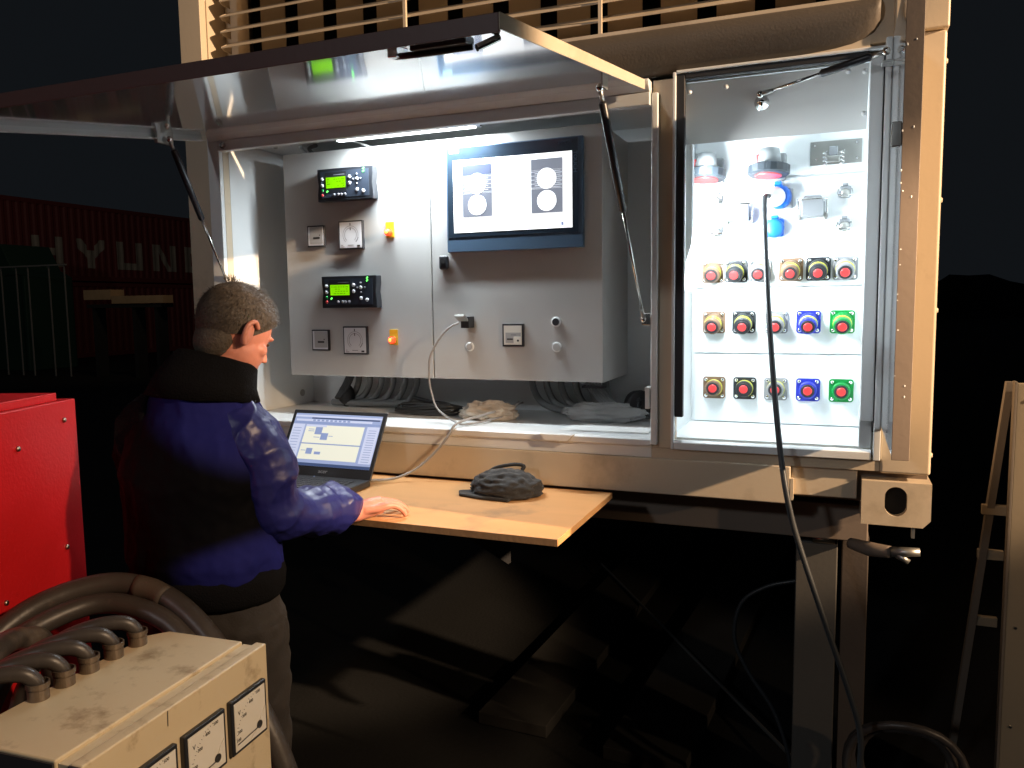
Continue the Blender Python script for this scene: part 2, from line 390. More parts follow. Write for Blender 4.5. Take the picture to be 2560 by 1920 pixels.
# end wall pieces around the openings (10 mm sheet with depth), butted end to end
bx('wall_panel', (XL, 0, 1.19), (OL, 0.03, 2.42), W, ctn, bevel=.002)
bx('wall_panel', (XL, 0, 2.4202), (-2.108, 0.03, ZT), W, ctn, bevel=.002)
bx('pillar', (OR, 0, 1.2252), (RL-0.024, 0.03, 2.272), W, ctn, bevel=.002)
bx('wall_panel', (OL+.0002, 0, OT+.045), (RR, 0.03, 2.42), W, ctn)
bx('corner_post', (0.115, -0.004, 1.19), (XR, 0.06, 2.312), W, ctn, bevel=.008, seg=3)
bx('corner_post', (0.115, -0.016, 2.3125), (XR+.003, 0.06, ZT), W, ctn, bevel=.006, seg=3)
bx('wall_panel', (0.088, 0.002, 2.421), (0.1148, 0.03, ZT), W, ctn)
bx('wall_panel', (RR+.0002, 0.002, 2.30), (0.1148, 0.03, 2.42), W, ctn)
# sills / bottom rail
m = MB(); m.prism([(0.03, 1.2548), (-0.004, 1.2548), (-0.012, 1.249), (-0.012, 1.232), (0.0, 1.226), (0.0, 1.195), (0.03, 1.195)], 'x', OL, OR)
m.build('sill', 'white_satin', ctn, bevel=.002)
bx('sill', (OR+.0002, 0.0, 1.195), (0.1148, 0.03, 1.2248), W, ctn)
bx('bottom_rail', (XL, -0.006, 1.088), (-0.108, 0.05, 1.1945), W, ctn, bevel=.004)
bx('bottom_rail', (-0.107, 0.014, 1.112), (0.062, 0.05, 1.1945), W, ctn, bevel=.003)
bx('rail_gusset', (-0.108, -0.006, 1.1), (-0.100, 0.05, 1.16), W, ctn)
# ISO corner castings with oval holes
def casting(x0, x1):
    m = MB(); n = 32; cx, cz = (x0+x1)/2-.0 , 1.118; z0, z1 = 1.052, 1.170
    inner = []; outer = []
    for k in range(n):
        a = 2*math.pi*k/n; ca, sa = math.cos(a), math.sin(a)
        inner.append((cx+.027*ca, cz+.0125*(1 if sa > 0 else -1)*(abs(sa) > 1e-6)+.027*sa))
        s = min((x1-x0)/2/abs(ca) if abs(ca) > 1e-6 else 9, (z1-z0)/2/abs(sa) if abs(sa) > 1e-6 else 9)
        outer.append((cx+s*ca, (z0+z1)/2+s*sa))
    cor = {}
    for c in ((x0, z0), (x1, z0), (x0, z1), (x1, z1)):
        j = min(range(n), key=lambda i: (outer[i][0]-c[0])**2+(outer[i][1]-c[1])**2)
        outer[j] = c
    if x0 > -1:  # worn chamfer at the outer lower corner
        j = min(range(n), key=lambda i: (outer[i][0]-x1)**2+(outer[i][1]-z0)**2)
        outer[j] = (x1-.018, z0); outer[(j+1) % n] = (x1, z0+.02)
    F = [[m.v((p[0], -.012, p[1])) for p in q] for q in (outer, inner)]; B = [[m.v((p[0], .15, p[1])) for p in outer], [m.v((p[0], .012, p[1])) for p in inner]]
    for i in range(n):
        j = (i+1) % n
        m.bm.faces.new((F[0][i], F[0][j], F[1][j], F[1][i])); m.bm.faces.new((F[0][i], B[0][i], B[0][j], F[0][j])); m.bm.faces.new((F[1][i], F[1][j], B[1][j], B[1][i]))
    m.bm.faces.new(B[0])
    o = m.build('corner_casting', W, ctn)
    bx('casting_hollow', (cx-.05, .0125, 1.06), (cx+.05, .02, 1.165), 'void', o)
casting(0.073, 0.240); casting(XL-.004, XL+.16)
# body sheet behind: roof, floor, sides
bx('side_wall', (XR-.03, .0602, 1.19), (XR, 6, ZT), W, ctn); bx('side_wall', (XL, .0302, 1.19), (XL+.03, 6, ZT), W, ctn)
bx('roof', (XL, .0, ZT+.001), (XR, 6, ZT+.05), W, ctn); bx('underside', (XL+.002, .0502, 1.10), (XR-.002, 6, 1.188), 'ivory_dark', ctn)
for z in (2.243, 1.9, 1.62, 1.24): MB().lathe([(.008, -.004), (.008, .002), (.005, .006)], (XR, .03, z), (1, 0, 0), 12).build('bolt', W, ctn, smooth=True)
# left bay interior
Gi = 'interior_grey'
bx('bay_wall', (OL-.012, .0302, OB), (OL-.0002, .60, OT), 'white_satin', ctn)
bx('bay_back', (OL-.01, .476, OB), (OR+.01, .486, OT+.05), Gi, ctn)
bx('bay_wall', (OR+.0002, .0302, OB), (OR+.012, .475, OT), 'white_satin', ctn)
bx('bay_ceiling', (OL-.01, .0302, OT+.002), (OR+.012, .60, OT+.014), 'white_satin', ctn)
bx('bay_floor', (OL-.01, .0302, OB-.012), (OR+.01, .60, OB-.0005), 'white_satin', ctn)
# frame flange around the left bay, standing proud
for a, b in (((-2.088, -.018, 1.222), (-2.0352, -.0002, 2.29)), ((-.4965, -.018, 1.236), (-.478, -.0002, 2.235))):
    bx('bay_frame', a, b, 'white_satin', ctn, bevel=.003)
bx('top_rail', (-2.034, -.03, 2.20), (-.499, -.001, 2.236), 'interior_grey', ctn, bevel=.003)
m = MB(); m.prism([(-.03, 2.2365), (-.052, 2.262), (-.046, 2.268), (-.001, 2.268), (-.001, 2.2365)], 'x', -2.07, -.499); m.build('hinge_rail', 'white_satin', ctn, bevel=.002)
for (x, y, z, ax) in ((-1.93, .16, OT, (0, 0, -1)), (-.56, .10, OT, (0, 0, -1)), (-2.045, -.02, 2.25, (0, -1, 0)), (-2.0, -.036, 2.216, (0, -1, 0))):
    MB().lathe([(.013, 0), (.013, .003), (.0075, .004), (.0075, .012), (.003, .013)], (x, y, z), ax, 6).build('bolt', 'steel', ctn)
MB().lathe([(.014, 0), (.014, .004), (.006, .008)], (-2.036+.0, .40, 1.30), (1, 0, 0), 12).build('plug_cap', 'dull_steel', ctn)
bx('strike_plate', (-.512, -.0195, 1.342), (-.499, .02, 1.405), 'white_satin', ctn, bevel=.001)
# LED fitting in the left bay
lt = bx('strip_light', (-1.60, .035, 2.212), (-1.06, .075, 2.238), 'black_plastic', ctn, bevel=.002)
bx('diffuser', (-1.585, .045, 2.2085), (-1.075, .065, 2.2118), 'tube_glow', lt)
MB().tube([(-1.6, .05, 2.225), (-1.64, .08, 2.232), (-1.58, .14, 2.225), (-1.53, .2, 2.205), (-1.53, .26, 2.2), (-1.55, .30, 2.215)], .0035, 8, smooth=6).build('light_lead', 'white_satin', ctn, smooth=True)
MB().tube([(-1.86, .30, 2.205), (-1.86, .30, 2.225), (-1.84, .24, 2.238), (-1.78, .20, 2.238)], .007, 8, smooth=6).build('conduit', 'conduit_grey', ctn, smooth=True)
MB().tube([(-1.89, .30, 2.205), (-1.88, .28, 2.225), (-1.85, .2, 2.238)], .006, 8, smooth=6).build('conduit', 'white_satin', ctn, smooth=True)
# sill scoop
m = MB(); m.prism([(-.842, 1.256), (-.726, 1.256), (-.748, 1.234), (-.82, 1.234)], 'y', -.032, -.0125); m.build('sill_scoop', 'white_satin', ctn, bevel=.003)

# right bay
bx('bay_back', (RL-.055, .385, RB-.01), (RR+.05, .395, RT), 'panel_white', ctn)
for z0, z1 in ((1.257, 1.479), (1.483, 1.692), (1.695, 1.805), (1.808, 2.032), (2.037, 2.175)):
    m = MB(); m.box((RL-.03, .374, z0+.0005), (RR+.022, .3845, z1-.0005)); m.build('socket_plate', 'panel_white', ctn, bevel=.0012)
bx('bay_wall', (RL-.05, .0302, RB), (RL-.042, .384, RT), 'panel_white', ctn)
bx('bay_wall', (RR+.03, .0302, RB), (RR+.038, .384, RT), 'panel_white', ctn)
bx('bay_floor', (RL-.05, .0302, RB-.01), (RR+.038, .384, RB-.0005), 'white_satin', ctn)
bx('bay_ceiling', (RL-.05, .0302, RT+.001), (RR+.038, .384, RT+.01), 'panel_white', ctn)
bx('jamb', (RR, .0, RB), (RR+.031, .03, RT+.01), 'interior_grey', ctn, bevel=.002)
m = MB(); m.prism([(.012, 2.256), (.016, 2.256), (.114, 2.110), (.110, 2.108)], 'x', RL-.04, RR-.0003); m.build('header_plate', 'cabinet_grey', ctn)
for x, z in ((-.396, 2.232), (-.297, 2.236), (.012, 2.24), (.052, 2.235), (.052, 2.13)):
    MB().lathe([(.007, 0), (.007, .002), (.004, .002), (.004, .006), (.002, .007)], (x, .012, z), (0, -1, 0), 12).build('stud', 'white_satin', ctn, smooth=True)
fl = 'white_satin'
bx('bay_frame', (-.4375, -.018, 1.226), (-.4285, .0, 2.2835), fl, ctn, bevel=.002)
bx('bay_frame', (-.4282, -.018, 2.2795), (.105, .0, 2.2875), fl, ctn, bevel=.002)
m = MB(); m.prism([(-.010, 1.253), (-.018, 1.247), (-.018, 1.226), (-.0002, 1.226), (-.0002, 1.253)], 'x', -.4282, .093); m.build('bay_frame', fl, ctn, bevel=.002)
bx('seal', (-.428, -.012, 1.32), (-.4045, .008, 2.279), 'black_rubber', ctn, bevel=.003)
bx('seal', (-.4043, -.012, 2.263), (.0615, .008, 2.279), 'black_rubber', ctn, bevel=.003)
bx('seal', (.0935, -.012, 1.30), (.097, .008, 2.279), 'black_rubber', ctn)
bx('hinge_leaf', (.0972, -.020, 1.226), (.1146, .0015, 2.285), fl, ctn, bevel=.002)
bx('lamp_housing', (-.418, .085, 1.68), (-.398, .115, 2.105), 'panel_white', ctn, bevel=.002)

# louvre field above
Wl = W
rec = -2.108
bx('louver_side', (rec-.0005, .0302, 2.42), (rec+.004, .135, ZT), W, ctn)
bx('louver_side', (.084, .0302, 2.42), (.088, .135, ZT), W, ctn)
bx('louver_backing', (rec, .28, 2.42), (.086, .29, ZT), 'void', ctn)
k = 0
xx = -2.10
while xx < .08:
    bx('backing_strip', (xx, .120, 2.40), (min(xx+.105, .083), .124, ZT-.01), W, ctn); xx += .16
for i in range(22):
    z = 2.41+.0525*i
    m = MB(); m.prism([(.032, z), (.032, z+.004), (.090, z+.036), (.092, z+.032), (.036, z+.0005)], 'x', rec+.060, .082)
    m.build('slat', W, ctn)
    m = MB(); m.prism([(.034, z+.006), (.088, z+.037), (.088, z-.006), (.05, z-.004)], 'x', rec+.057, rec+.0595); m.build('slat_end', W, ctn)
for px in (-1.30, -.657, -.02):
    bx('louver_stay', (px-.005, .022, 2.40), (px+.005, .0315, ZT-.02), W, ctn)
# bulging drip hood under the louvres, rounded at its right end
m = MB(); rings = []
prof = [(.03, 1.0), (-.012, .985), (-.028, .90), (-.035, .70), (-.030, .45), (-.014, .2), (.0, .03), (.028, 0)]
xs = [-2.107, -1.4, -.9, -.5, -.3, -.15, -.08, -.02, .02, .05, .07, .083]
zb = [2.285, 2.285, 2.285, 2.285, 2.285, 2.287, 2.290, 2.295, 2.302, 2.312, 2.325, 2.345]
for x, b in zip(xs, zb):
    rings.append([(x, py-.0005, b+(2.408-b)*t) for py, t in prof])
m.loft(rings); m.build('drip_hood', 'ivory_hood_shaded', ctn, smooth=True)

# ---- hatch lid: hinged along the top of the left bay, front edge drooping
SL = R_(8.3)
lidM = Matrix.Translation((0, -.045, 2.262)) @ Matrix.Rotation(-SL, 4, 'X') @ Matrix.Scale(-1, 4, (0, 1, 0))
lidM = Matrix.Translation((0, -.045, 2.262)) @ Matrix(((1, 0, 0, 0), (0, -math.cos(SL), math.sin(SL)*0, 0), (0, -math.sin(SL), 1, 0), (0, 0, 0, 1)))
# local: x along wall, y outward from hinge, z up
LX0, LX1, LD, LT = -2.085, -.512, 1.045, .027
lid = MB(lidM).box((LX0, 0, 0), (LX1, LD, .004)).build('hatch_lid', W, ctn, bevel=.002)
MB(lidM).box((LX0+.0025, .004, -.008), (LX1-.0025, LD-.004, -.0005)).build('lid_lining', 'lid_lining', lid)
MB(lidM).box((LX0, LD-.0005, -LT), (LX1, LD+.003, .0038)).build('lid_front_rim', 'lid_rim_shaded', lid, bevel=.001)
MB(lidM).box((LX0-.003, 0, -LT), (LX0-.0002, LD+.003, .0038)).build('lid_side_rim', 'white_satin', lid)
MB(lidM).box((LX0, 0.005, -LT), (LX0+.022, LD-.003, -LT+.003)).build('lid_return', 'white_satin', lid)
MB(lidM).box((LX1+.0002, 0, -LT+.004), (LX1+.003, LD+.0028, .0038)).build('lid_side_rim', W, lid, bevel=.001)
# latch under the lid near the front right corner
MB(lidM).box((-.71, .945, -.024), (-.60, .985, -.0085)).build('latch_body', 'black_plastic', lid, bevel=.004)
MB(lidM).tube([(-.76, .95, -.022), (-.74, .965, -.026), (-.68, .965, -.028), (-.60, .955, -.026)], .006, 8, smooth=3).build('latch_handle', 'black_plastic', lid, smooth=True)
MB(lidM).box((-.755, .94, -.030), (-.735, .985, -.009)).build('latch_hook', 'steel', lid, bevel=.003)
MB(lidM).cyl((-.59, .96, -.03), (-.56, .93, -.012), .007, 10).build('latch_pin', 'steel', lid)

# ---- gas struts
def strut(a, b, f, name='gas_strut', rb=.011, label=None):
    a, b = Vector(a), Vector(b); d = (b-a).normalized(); c = a+(b-a)*f
    body = MB().tube([a+d*.035, a+d*.04, c-d*.006, c], [rb*.7, rb, rb, rb*.6], 14).build(name, 'black_plastic', ctn, smooth=True, label=label)
    MB().cyl(c, b-d*.02, .0042, 10).build('piston_rod', 'steel', body, smooth=True)
    for p, s in ((a, 1), (b, -1)):
        MB().tube([p, p+d*s*.034], [.0065, .0055], 10).build('end_fitting', 'dull_steel', body, smooth=True)
        MB().ell(p, (.010, .010, .010)).build('ball_joint', 'steel', body, smooth=True)
    return body
strut((-.565, -.305, 2.188), (-.520, -.006, 1.602), .50)
strut((-2.045, -.235, 2.205), (-2.030, -.006, 1.73), .53)
bx('strut_bracket', (-.555, -.33, 2.185), (-.551, -.28, 2.222), 'dull_steel', ctn); bx('strut_bracket', (-2.078, -.27, 2.19), (-2.060, -.20, 2.245), 'dull_steel', ctn, bevel=.004)
MB().tube([(-2.06, -.21, 2.235), (-2.05, -.215, 2.25), (-2.05, -.19, 2.262)], .006, 8, smooth=4).build('thumb_catch', 'steel', ctn, smooth=True)
bx('strut_bracket', (-.525, -.010, 1.585), (-.4985, -.003, 1.62), 'steel', ctn, bevel=.002)

# ---- side door of the right bay, open square to the wall
door = bx('bay_door', (.1120, -.505, 1.322), (.142, -.022, 2.30), 'white_gloss', ctn, bevel=.004, seg=3)
bx('door_edge', (.1110, -.5085, 1.320), (.1445, -.5052, 2.302), 'ivory_dark', door, bevel=.001)  # darker ivory carries the shade on this end face
for i in range(16):
    cz_ = random.uniform(1.35, 2.2); cx_ = .111+random.choice((.0, .001, .004, .02))
    MB().ell((cx_, -.5087, cz_), (.0016, .0006, random.uniform(.001, .003)), None, 6, 4).build('paint_chip', 'white_satin', door)
bx('door_skin', (.1422, -.505, 1.320), (.1445, -.022, 2.302), W, door)
bx('door_return', (.062, -.050, 1.335), (.0935, -.0215, 2.262), 'panel_white', door, bevel=.003)
bx('door_return', (.0965, -.060, 1.315), (.1118, -.0215, 2.295), 'panel_white', door, bevel=.003)
bx('door_seal', (.0938, -.048, 1.33), (.0962, -.0215, 2.265), 'black_rubber', door)
h = MB(); h.box((.100, -.475, 1.965), (.1118, -.43, 1.995)); h.build('latch_tongue', 'white_satin', door, bevel=.003)
bx('latch_bracket', (.092, -.49, 1.955), (.1118, -.478, 2.005), 'dull_steel', door, bevel=.003)
strut((.095, -.115, 2.245), (-.205, -.012, 2.200), .50, rb=.010)
bx('strut_bracket', (.085, -.13, 2.215), (.1118, -.09, 2.222), 'dull_steel', ctn, bevel=.002); bx('strut_bracket', (.112, -.14, 2.19), (.1162, -.07, 2.27), 'white_satin', ctn, bevel=.001)
MB().lathe([(.020, 0), (.020, .006), (.010, .010), (.010, .02)], (-.205, .046, 2.190), (0, -1, 0), 20).build('strut_mount', 'chrome', ctn, smooth=True)
o = bx('strut_label', (-.02, -.0862, 2.2195), (.045, -.0858, 2.229), 'paper', ctn); bpy.data.objects.remove(o)

# =================================================================== SOCKETS on the right bay plates
PY = .3738
def connector(x, z, col, tilt):
    c = 'plastic_'+col; a = R_(tilt); ax = Vector((0, -math.cos(a), -math.sin(a)))
    m = MB(); s = .036; pts = []
    for k in range(4):
        for j in range(4):
            t = R_(90*k+22.5*j+11); r = .010
            cx_, cz_ = (s-r)*(1 if k in (0, 3) else -1), (s-r)*(1 if k in (0, 1) else -1)
            pts.append((x+cx_+r*math.cos(t), z+cz_+r*math.sin(t)))
    m.prism(pts, 'y', PY-.006, PY-.0001)
    root = m.build('connector', c, ctn, bevel=.001)
    o = Vector((x, PY-.006, z))
    if tilt: MB().lathe([(.030, -.006), (.030, .004), (.027, .022)], o, ax, 20).build('base', c, root, smooth=True)
    MB().lathe([(.0275, 0), (.0275, .010), (.0255, .011)], o+ax*(.018 if tilt else .004), ax, 24).build('coding_ring', 'yellow_ring' if not (z < 1.4 and col in ('blue', 'green')) else c, root, smooth=False)
    o2 = o+ax*(.028 if tilt else .012)
    MB().lathe([(.0245, 0), (.0265, .004), (.0265, .017), (.0235, .021), (.020, .021)], o2, ax, 20).build('collar', c, root)
    MB().lathe([(.0205, 0), (.0205, .003), (.0185, .0045), (.014, .0045)], o2+ax*.0212, ax, 20).build('bush', 'black_rubber', root)
    MB().lathe([(.0135, 0), (.0135, .004), (.011, .006)], o2+ax*.0232, ax, 20).build('plug', 'plug_red', root)
    for sx in (-1, 1):
        for sz in (-1, 1):
            MB().lathe([(.0058, 0), (.0058, .003), (.003, .0045)], (x+sx*.026, PY-.0062, z+sz*.026), (0, -1, 0), 10).build('screw', 'chrome', root, smooth=True)
for (x, c) in zip((-.376, -.305, -.232, -.137, -.057, .020), ('brown', 'black', 'grey')*2): connector(x, 1.747, c, 16)
for (x, c) in zip((-.372, -.278, -.179, -.082, .016), ('brown', 'black', 'grey', 'blue', 'green')): connector(x, 1.583, c, 16)
for (x, c) in zip((-.369, -.272, -.176, -.079, .018), ('brown', 'black', 'grey', 'blue', 'green')): connector(x, 1.369, c, 0)
# CEE sockets: two big red, lids facing down
def cee(x, z):
    root = bx('red_socket', (x-.02, PY-.018, z+.01), (x+.055, PY-.0001, z+.095), 'cee_grey', ctn, bevel=.008)
    ax = Vector((-.02, -.09, -.99)).normalized(); o = Vector((x+.008, PY-.072, z+.078))
    MB().lathe([(.030, -.02), (.034, .005), (.037, .030)], o, ax, 20).build('barrel', 'cee_grey', root, smooth=True)
    o2 = o+ax*.028
    MB().lathe([(.054, 0), (.062, .004), (.062, .026), (.056, .031), (.040, .031)], o2, ax, 20).build('rim', 'cee_dark', root)
    MB().lathe([(.0395, 0), (.038, .003)], o2+ax*.0313, ax, 24).build('lid', 'cee_red', root)
    for kk in range(8):
        a = kk*math.pi/4; u = ax.orthogonal().normalized(); w = ax.cross(u)
        p = o2+ax*.012+(u*math.cos(a)+w*math.sin(a))*.0598
        MB().tube([p-ax*.010, p+ax*.012], .0022, 6).build('grip_rib', 'cee_dark', root)
    MB().box((x-.030, PY-.088, z+.058), (x-.008, PY-.060, z+.084)).build('hinge_tab', 'cee_red', root, bevel=.002)
cee(-.400, 2.012); cee(-.211, 2.012)
# interlock plate with two springs
pl = bx('interlock_plate', (-.088, PY-.004, 2.062), (.058, PY-.0001, 2.133), 'zinc_plate', ctn, bevel=.001)
bx('box', (-.034, PY-.03, 2.085), (-.010, PY-.0042, 2.112), 'han_grey', pl, bevel=.002)
bx('bracket', (-.040, PY-.034, 2.066), (-.004, PY-.0045, 2.084), 'zinc_plate', pl, bevel=.003)
for px in (-.046, .002):
    pts = [(px+.007*math.cos(a), PY-.02+.007*math.sin(a), 2.10-.0018*a) for a in [i*math.pi/4 for i in range(33)]]
    MB().tube(pts, .0016, 6).build('spring', 'chrome', pl, smooth=True)
for px, pz in ((-.075, 2.12), (-.07, 2.078), (.042, 2.122), (.045, 2.076)):
    MB().lathe([(.004, 0), (.003, .003)], (px, PY-.0042, pz), (0, -1, 0), 8).build('screw', 'chrome', pl)
# heavy rectangular connectors
def han(x, z):
    root = bx('industrial_socket', (x-.036, PY-.03, z-.022), (x+.036, PY-.0001, z+.024), 'han_grey', ctn, bevel=.004)
    m = MB(); m.prism([(x-.033, z-.024), (x+.033, z-.024), (x+.031, z+.028), (x+.022, z+.040), (x-.022, z+.040), (x-.031, z+.028)], 'y', PY-.055, PY-.0302); m.build('cover', 'han_grey', root, bevel=.004)
    MB().tube([(x-.041, PY-.028, z-.025), (x-.041, PY-.045, z+.022), (x-.034, PY-.058, z+.028), (x+.034, PY-.058, z+.028), (x+.041, PY-.045, z+.022), (x+.041, PY-.028, z-.025)], .0028, 8, smooth=3).build('lever', 'steel', root, smooth=True)
    for sx in (-1, 1): bx('lug', (x+sx*.038-.004, PY-.036, z-.03), (x+sx*.038+.004, PY-.005, z-.012), 'dull_steel', root)
han(-.295, 1.925); han(-.077, 1.927)
def smallsock(x, z):
    root = bx('signal_socket', (x-.017, PY-.02, z-.016), (x+.017, PY-.0001, z+.018), 'han_grey', ctn, bevel=.004)
    MB().lathe([(.015, 0), (.013, .012), (.006, .014)], (x, PY-.0202, z-.004), (0, -1, -.2), 12).build('cap', 'dull_steel', root, smooth=True)
    bx('tab', (x-.008, PY-.024, z+.0185), (x+.008, PY-.006, z+.026), 'han_grey', root, bevel=.001)
    MB().tube([(x-.019, PY-.012, z+.010), (x-.019, PY-.036, z-.010), (x+.019, PY-.036, z-.010), (x+.019, PY-.012, z+.010)], .002, 6, smooth=3).build('clip', 'steel', root)
smallsock(.014, 1.975); smallsock(.014, 1.877)
for z in (1.975, 1.877): smallsock(-.366, z)
# blue sockets
bs = bx('blue_socket', (-.212, PY-.022, 1.850), (-.160, PY-.0001, 1.905), 'cee_blue', ctn, bevel=.006)
m = MB(); m.lathe([(.030, 0), (.028, .012), (.020, .017)], (-.188, PY-.0222, 1.876), (0, -1, -.1), 20); m.build('lid', 'cee_blue', bs, smooth=True)
bx('hinge_tab', (-.199, PY-.03, 1.9055), (-.177, PY-.004, 1.916), 'cee_blue', bs, bevel=.002)
b2 = bx('blue_socket', (-.195, PY-.014, 1.935), (-.135, PY-.0001, 2.000), 'cee_grey', ctn, bevel=.008)
MB().lathe([(.036, 0), (.036, .02), (.032, .028)], (-.172, PY-.0142, 1.972), (-.35, -1, -.12), 24).build('rim', 'cee_blue', b2, smooth=True)
bx('hinge_tab', (-.190, PY-.045, 2.004), (-.168, PY-.01, 2.017), 'cee_blue', b2, bevel=.002)

# power plug and cable hanging out of the bay
cab = thing('power_cable', (-.19, .25, 1.95), 'black cable hanging from the white plug in the upper blue socket down to the ground', 'cable')
MB().lathe([(.029, 0), (.031, .012), (.028, .03), (.024, .045), (.016, .06), (.011, .064)], (-.182, .322, 1.968), (-.30, -1, -.05), 20).build('plug', 'panel_white', cab, smooth=True)
MB().tube([(-.200, .262, 1.965), (-.206, .235, 1.962), (-.207, .205, 1.94), (-.197, .12, 1.84), (-.176, .0, 1.65), (-.150, -.085, 1.42), (-.128, -.125, 1.25), (-.106, -.15, 1.13), (-.077, -.15, 1.02), (-.014, -.15, .833), (.055, -.15, .635), (.083, -.15, .53), (.085, -.16, .42), (.09, -.2, .2), (.11, -.3, .03)], .0078, 12, smooth=6).build('flex', 'cable_black', cab, smooth=True)

# =================================================================== CONTROL CABINET in the left bay
CX0, CX1, CZ0, CZ1, CY = -1.885, -.683, 1.397, 2.203, .14
cbn = thing('control_cabinet', (-1.284, .3, 1.397), 'grey two-door control cabinet with touch screen and instruments inside the lit bay', 'cabinet')
bx('cabinet_body', (CX0+.004, CY+.022, CZ0), (CX1-.001, .470, CZ1), 'cabinet_grey', cbn, bevel=.004)
doorL = bx('cabinet_door', (CX0, CY, CZ0+.002), (-1.2872, CY+.021, CZ1-.001), 'cabinet_grey', cbn, bevel=.003)
doorR = bx('cabinet_door', (-1.2832, CY, CZ0+.002), (CX1, CY+.021, CZ1-.001), 'cabinet_grey', cbn, bevel=.003)
bx('door_gap', (-1.290, CY+.0212, CZ0+.01), (-1.280, CY+.0218, CZ1-.01), 'void', cbn)
f = CY-.0002
def controller(x, z, w=.228, h=.113):
    d = .034
    m = MB(); x0_, x1_, z0_, z1_ = x-w/2, x+w/2, z-h/2, z+h/2
    # waisted sides
    sil = [(x0_, z0_), (x1_, z0_), (x1_, z0_+.025), (x1_-.004, z), (x1_, z1_-.025), (x1_, z1_), (x0_, z1_), (x0_, z1_-.025), (x0_+.004, z), (x0_, z0_+.025)]
    m.prism(sil, 'y', f-d, f); root = m.build('controller', 'black_plastic', cbn, bevel=.003)
    y = f-d
    bx('faceplate', (x0_+.014, y-.001, z0_+.012), (x1_-.016, y-.0001, z1_-.010), 'dark_face', root)
    bx('faceplate', (x0_+.034, y-.0016, z0_+.030), (x0_+.122, y-.0011, z1_-.014), 'black_plastic', root)
    sc = bx('screen', (x0_+.038, y-.0024, z0_+.045), (x0_+.118, y-.0017, z0_+.082), 'lcd_green', root)
    m = MB()
    for r in range(4):
        xx_ = x0_+.042
        while xx_ < x0_+.112:
            l = random.uniform(.004, .014)
            if random.random() < .72: m.box((xx_, y-.0027, z0_+.050+r*.0078), (min(xx_+l, x0_+.115), y-.0025, z0_+.0525+r*.0078))
            xx_ += l+.004
    m.build('screen_text', 'lcd_text', root)
    for bx_, bz_, r, mm in ((.022, .078, .0062, 'gauge_face_cold'), (.022, .056, .0062, 'gauge_face_cold'), (.022, .038, .0052, 'plastic_green'), (.022, .022, .0055, 'cee_red'),
                       (.135, .080, .0066, 'gauge_face_cold'), (.135, .058, .0066, 'gauge_face_cold'), (.165, .071, .0062, 'gauge_face_cold'),
                       (.165, .034, .0066, 'gauge_face_cold'), (.190, .028, .0066, 'gauge_face_cold'),
                       (.165, .087, .0034, 'print_grey'), (.165, .055, .0034, 'print_grey'), (.150, .071, .0034, 'print_grey'), (.180, .071, .0034, 'print_grey'),
                       (.070, .022, .0052, 'print_grey'), (.088, .022, .0052, 'print_grey'), (.100, .022, .0052, 'print_grey'), (.115, .022, .0052, 'print_grey')):
        MB().lathe([(r, 0), (r, .0015), (r*.7, .003)], (x0_+bx_, y-.0012, z0_+bz_), (0, -1, 0), 14).build('button', mm, root, smooth=True)
    for bx_, bz_ in ((.192, .104), (.192, .095), (.042, .034)):
        T = Matrix.Translation((x0_+bx_, y-.0012, z0_+bz_)) @ Matrix.Rotation(R_(-40), 4, 'Y')
        MB(T).box((-.0042, -.002, -.0024), (.0042, 0, .0024)).build('led', 'led_green', root, bevel=.001)
    bx('marking', (x0_+.07, y-.0019, z1_-.024), (x0_+.115, y-.0016, z1_-.0215), 'print_grey', root)
controller(-1.60, 2.076); controller(-1.598, 1.702)
def counter(x, z, w=.074, h=.076):
    root = MB().box((x-w/2, f-.010, z-h/2), (x+w/2, f, z+h/2)).build('hour_counter', 'black_plastic', cbn, bevel=.0015)
    bx('face', (x-w/2+.005, f-.0108, z-h/2+.005), (x+w/2-.005, f-.0101, z+h/2-.005), 'gauge_face_cold', root)
    bx('inset', (x-w/2+.013, f-.0114, z-h/2+.011), (x+w/2-.006, f-.0109, z+h/2-.006), 'counter_face', root)
    bx('digits', (x-.010, f-.0119, z-.010), (x+.018, f-.0115, z-.003), 'print_black', root); bx('marking', (x+.016, f-.0119, z+.001), (x+.020, f-.0115, z+.005), 'print_black', root)
counter(-1.746, 1.904); counter(-1.743, 1.530)
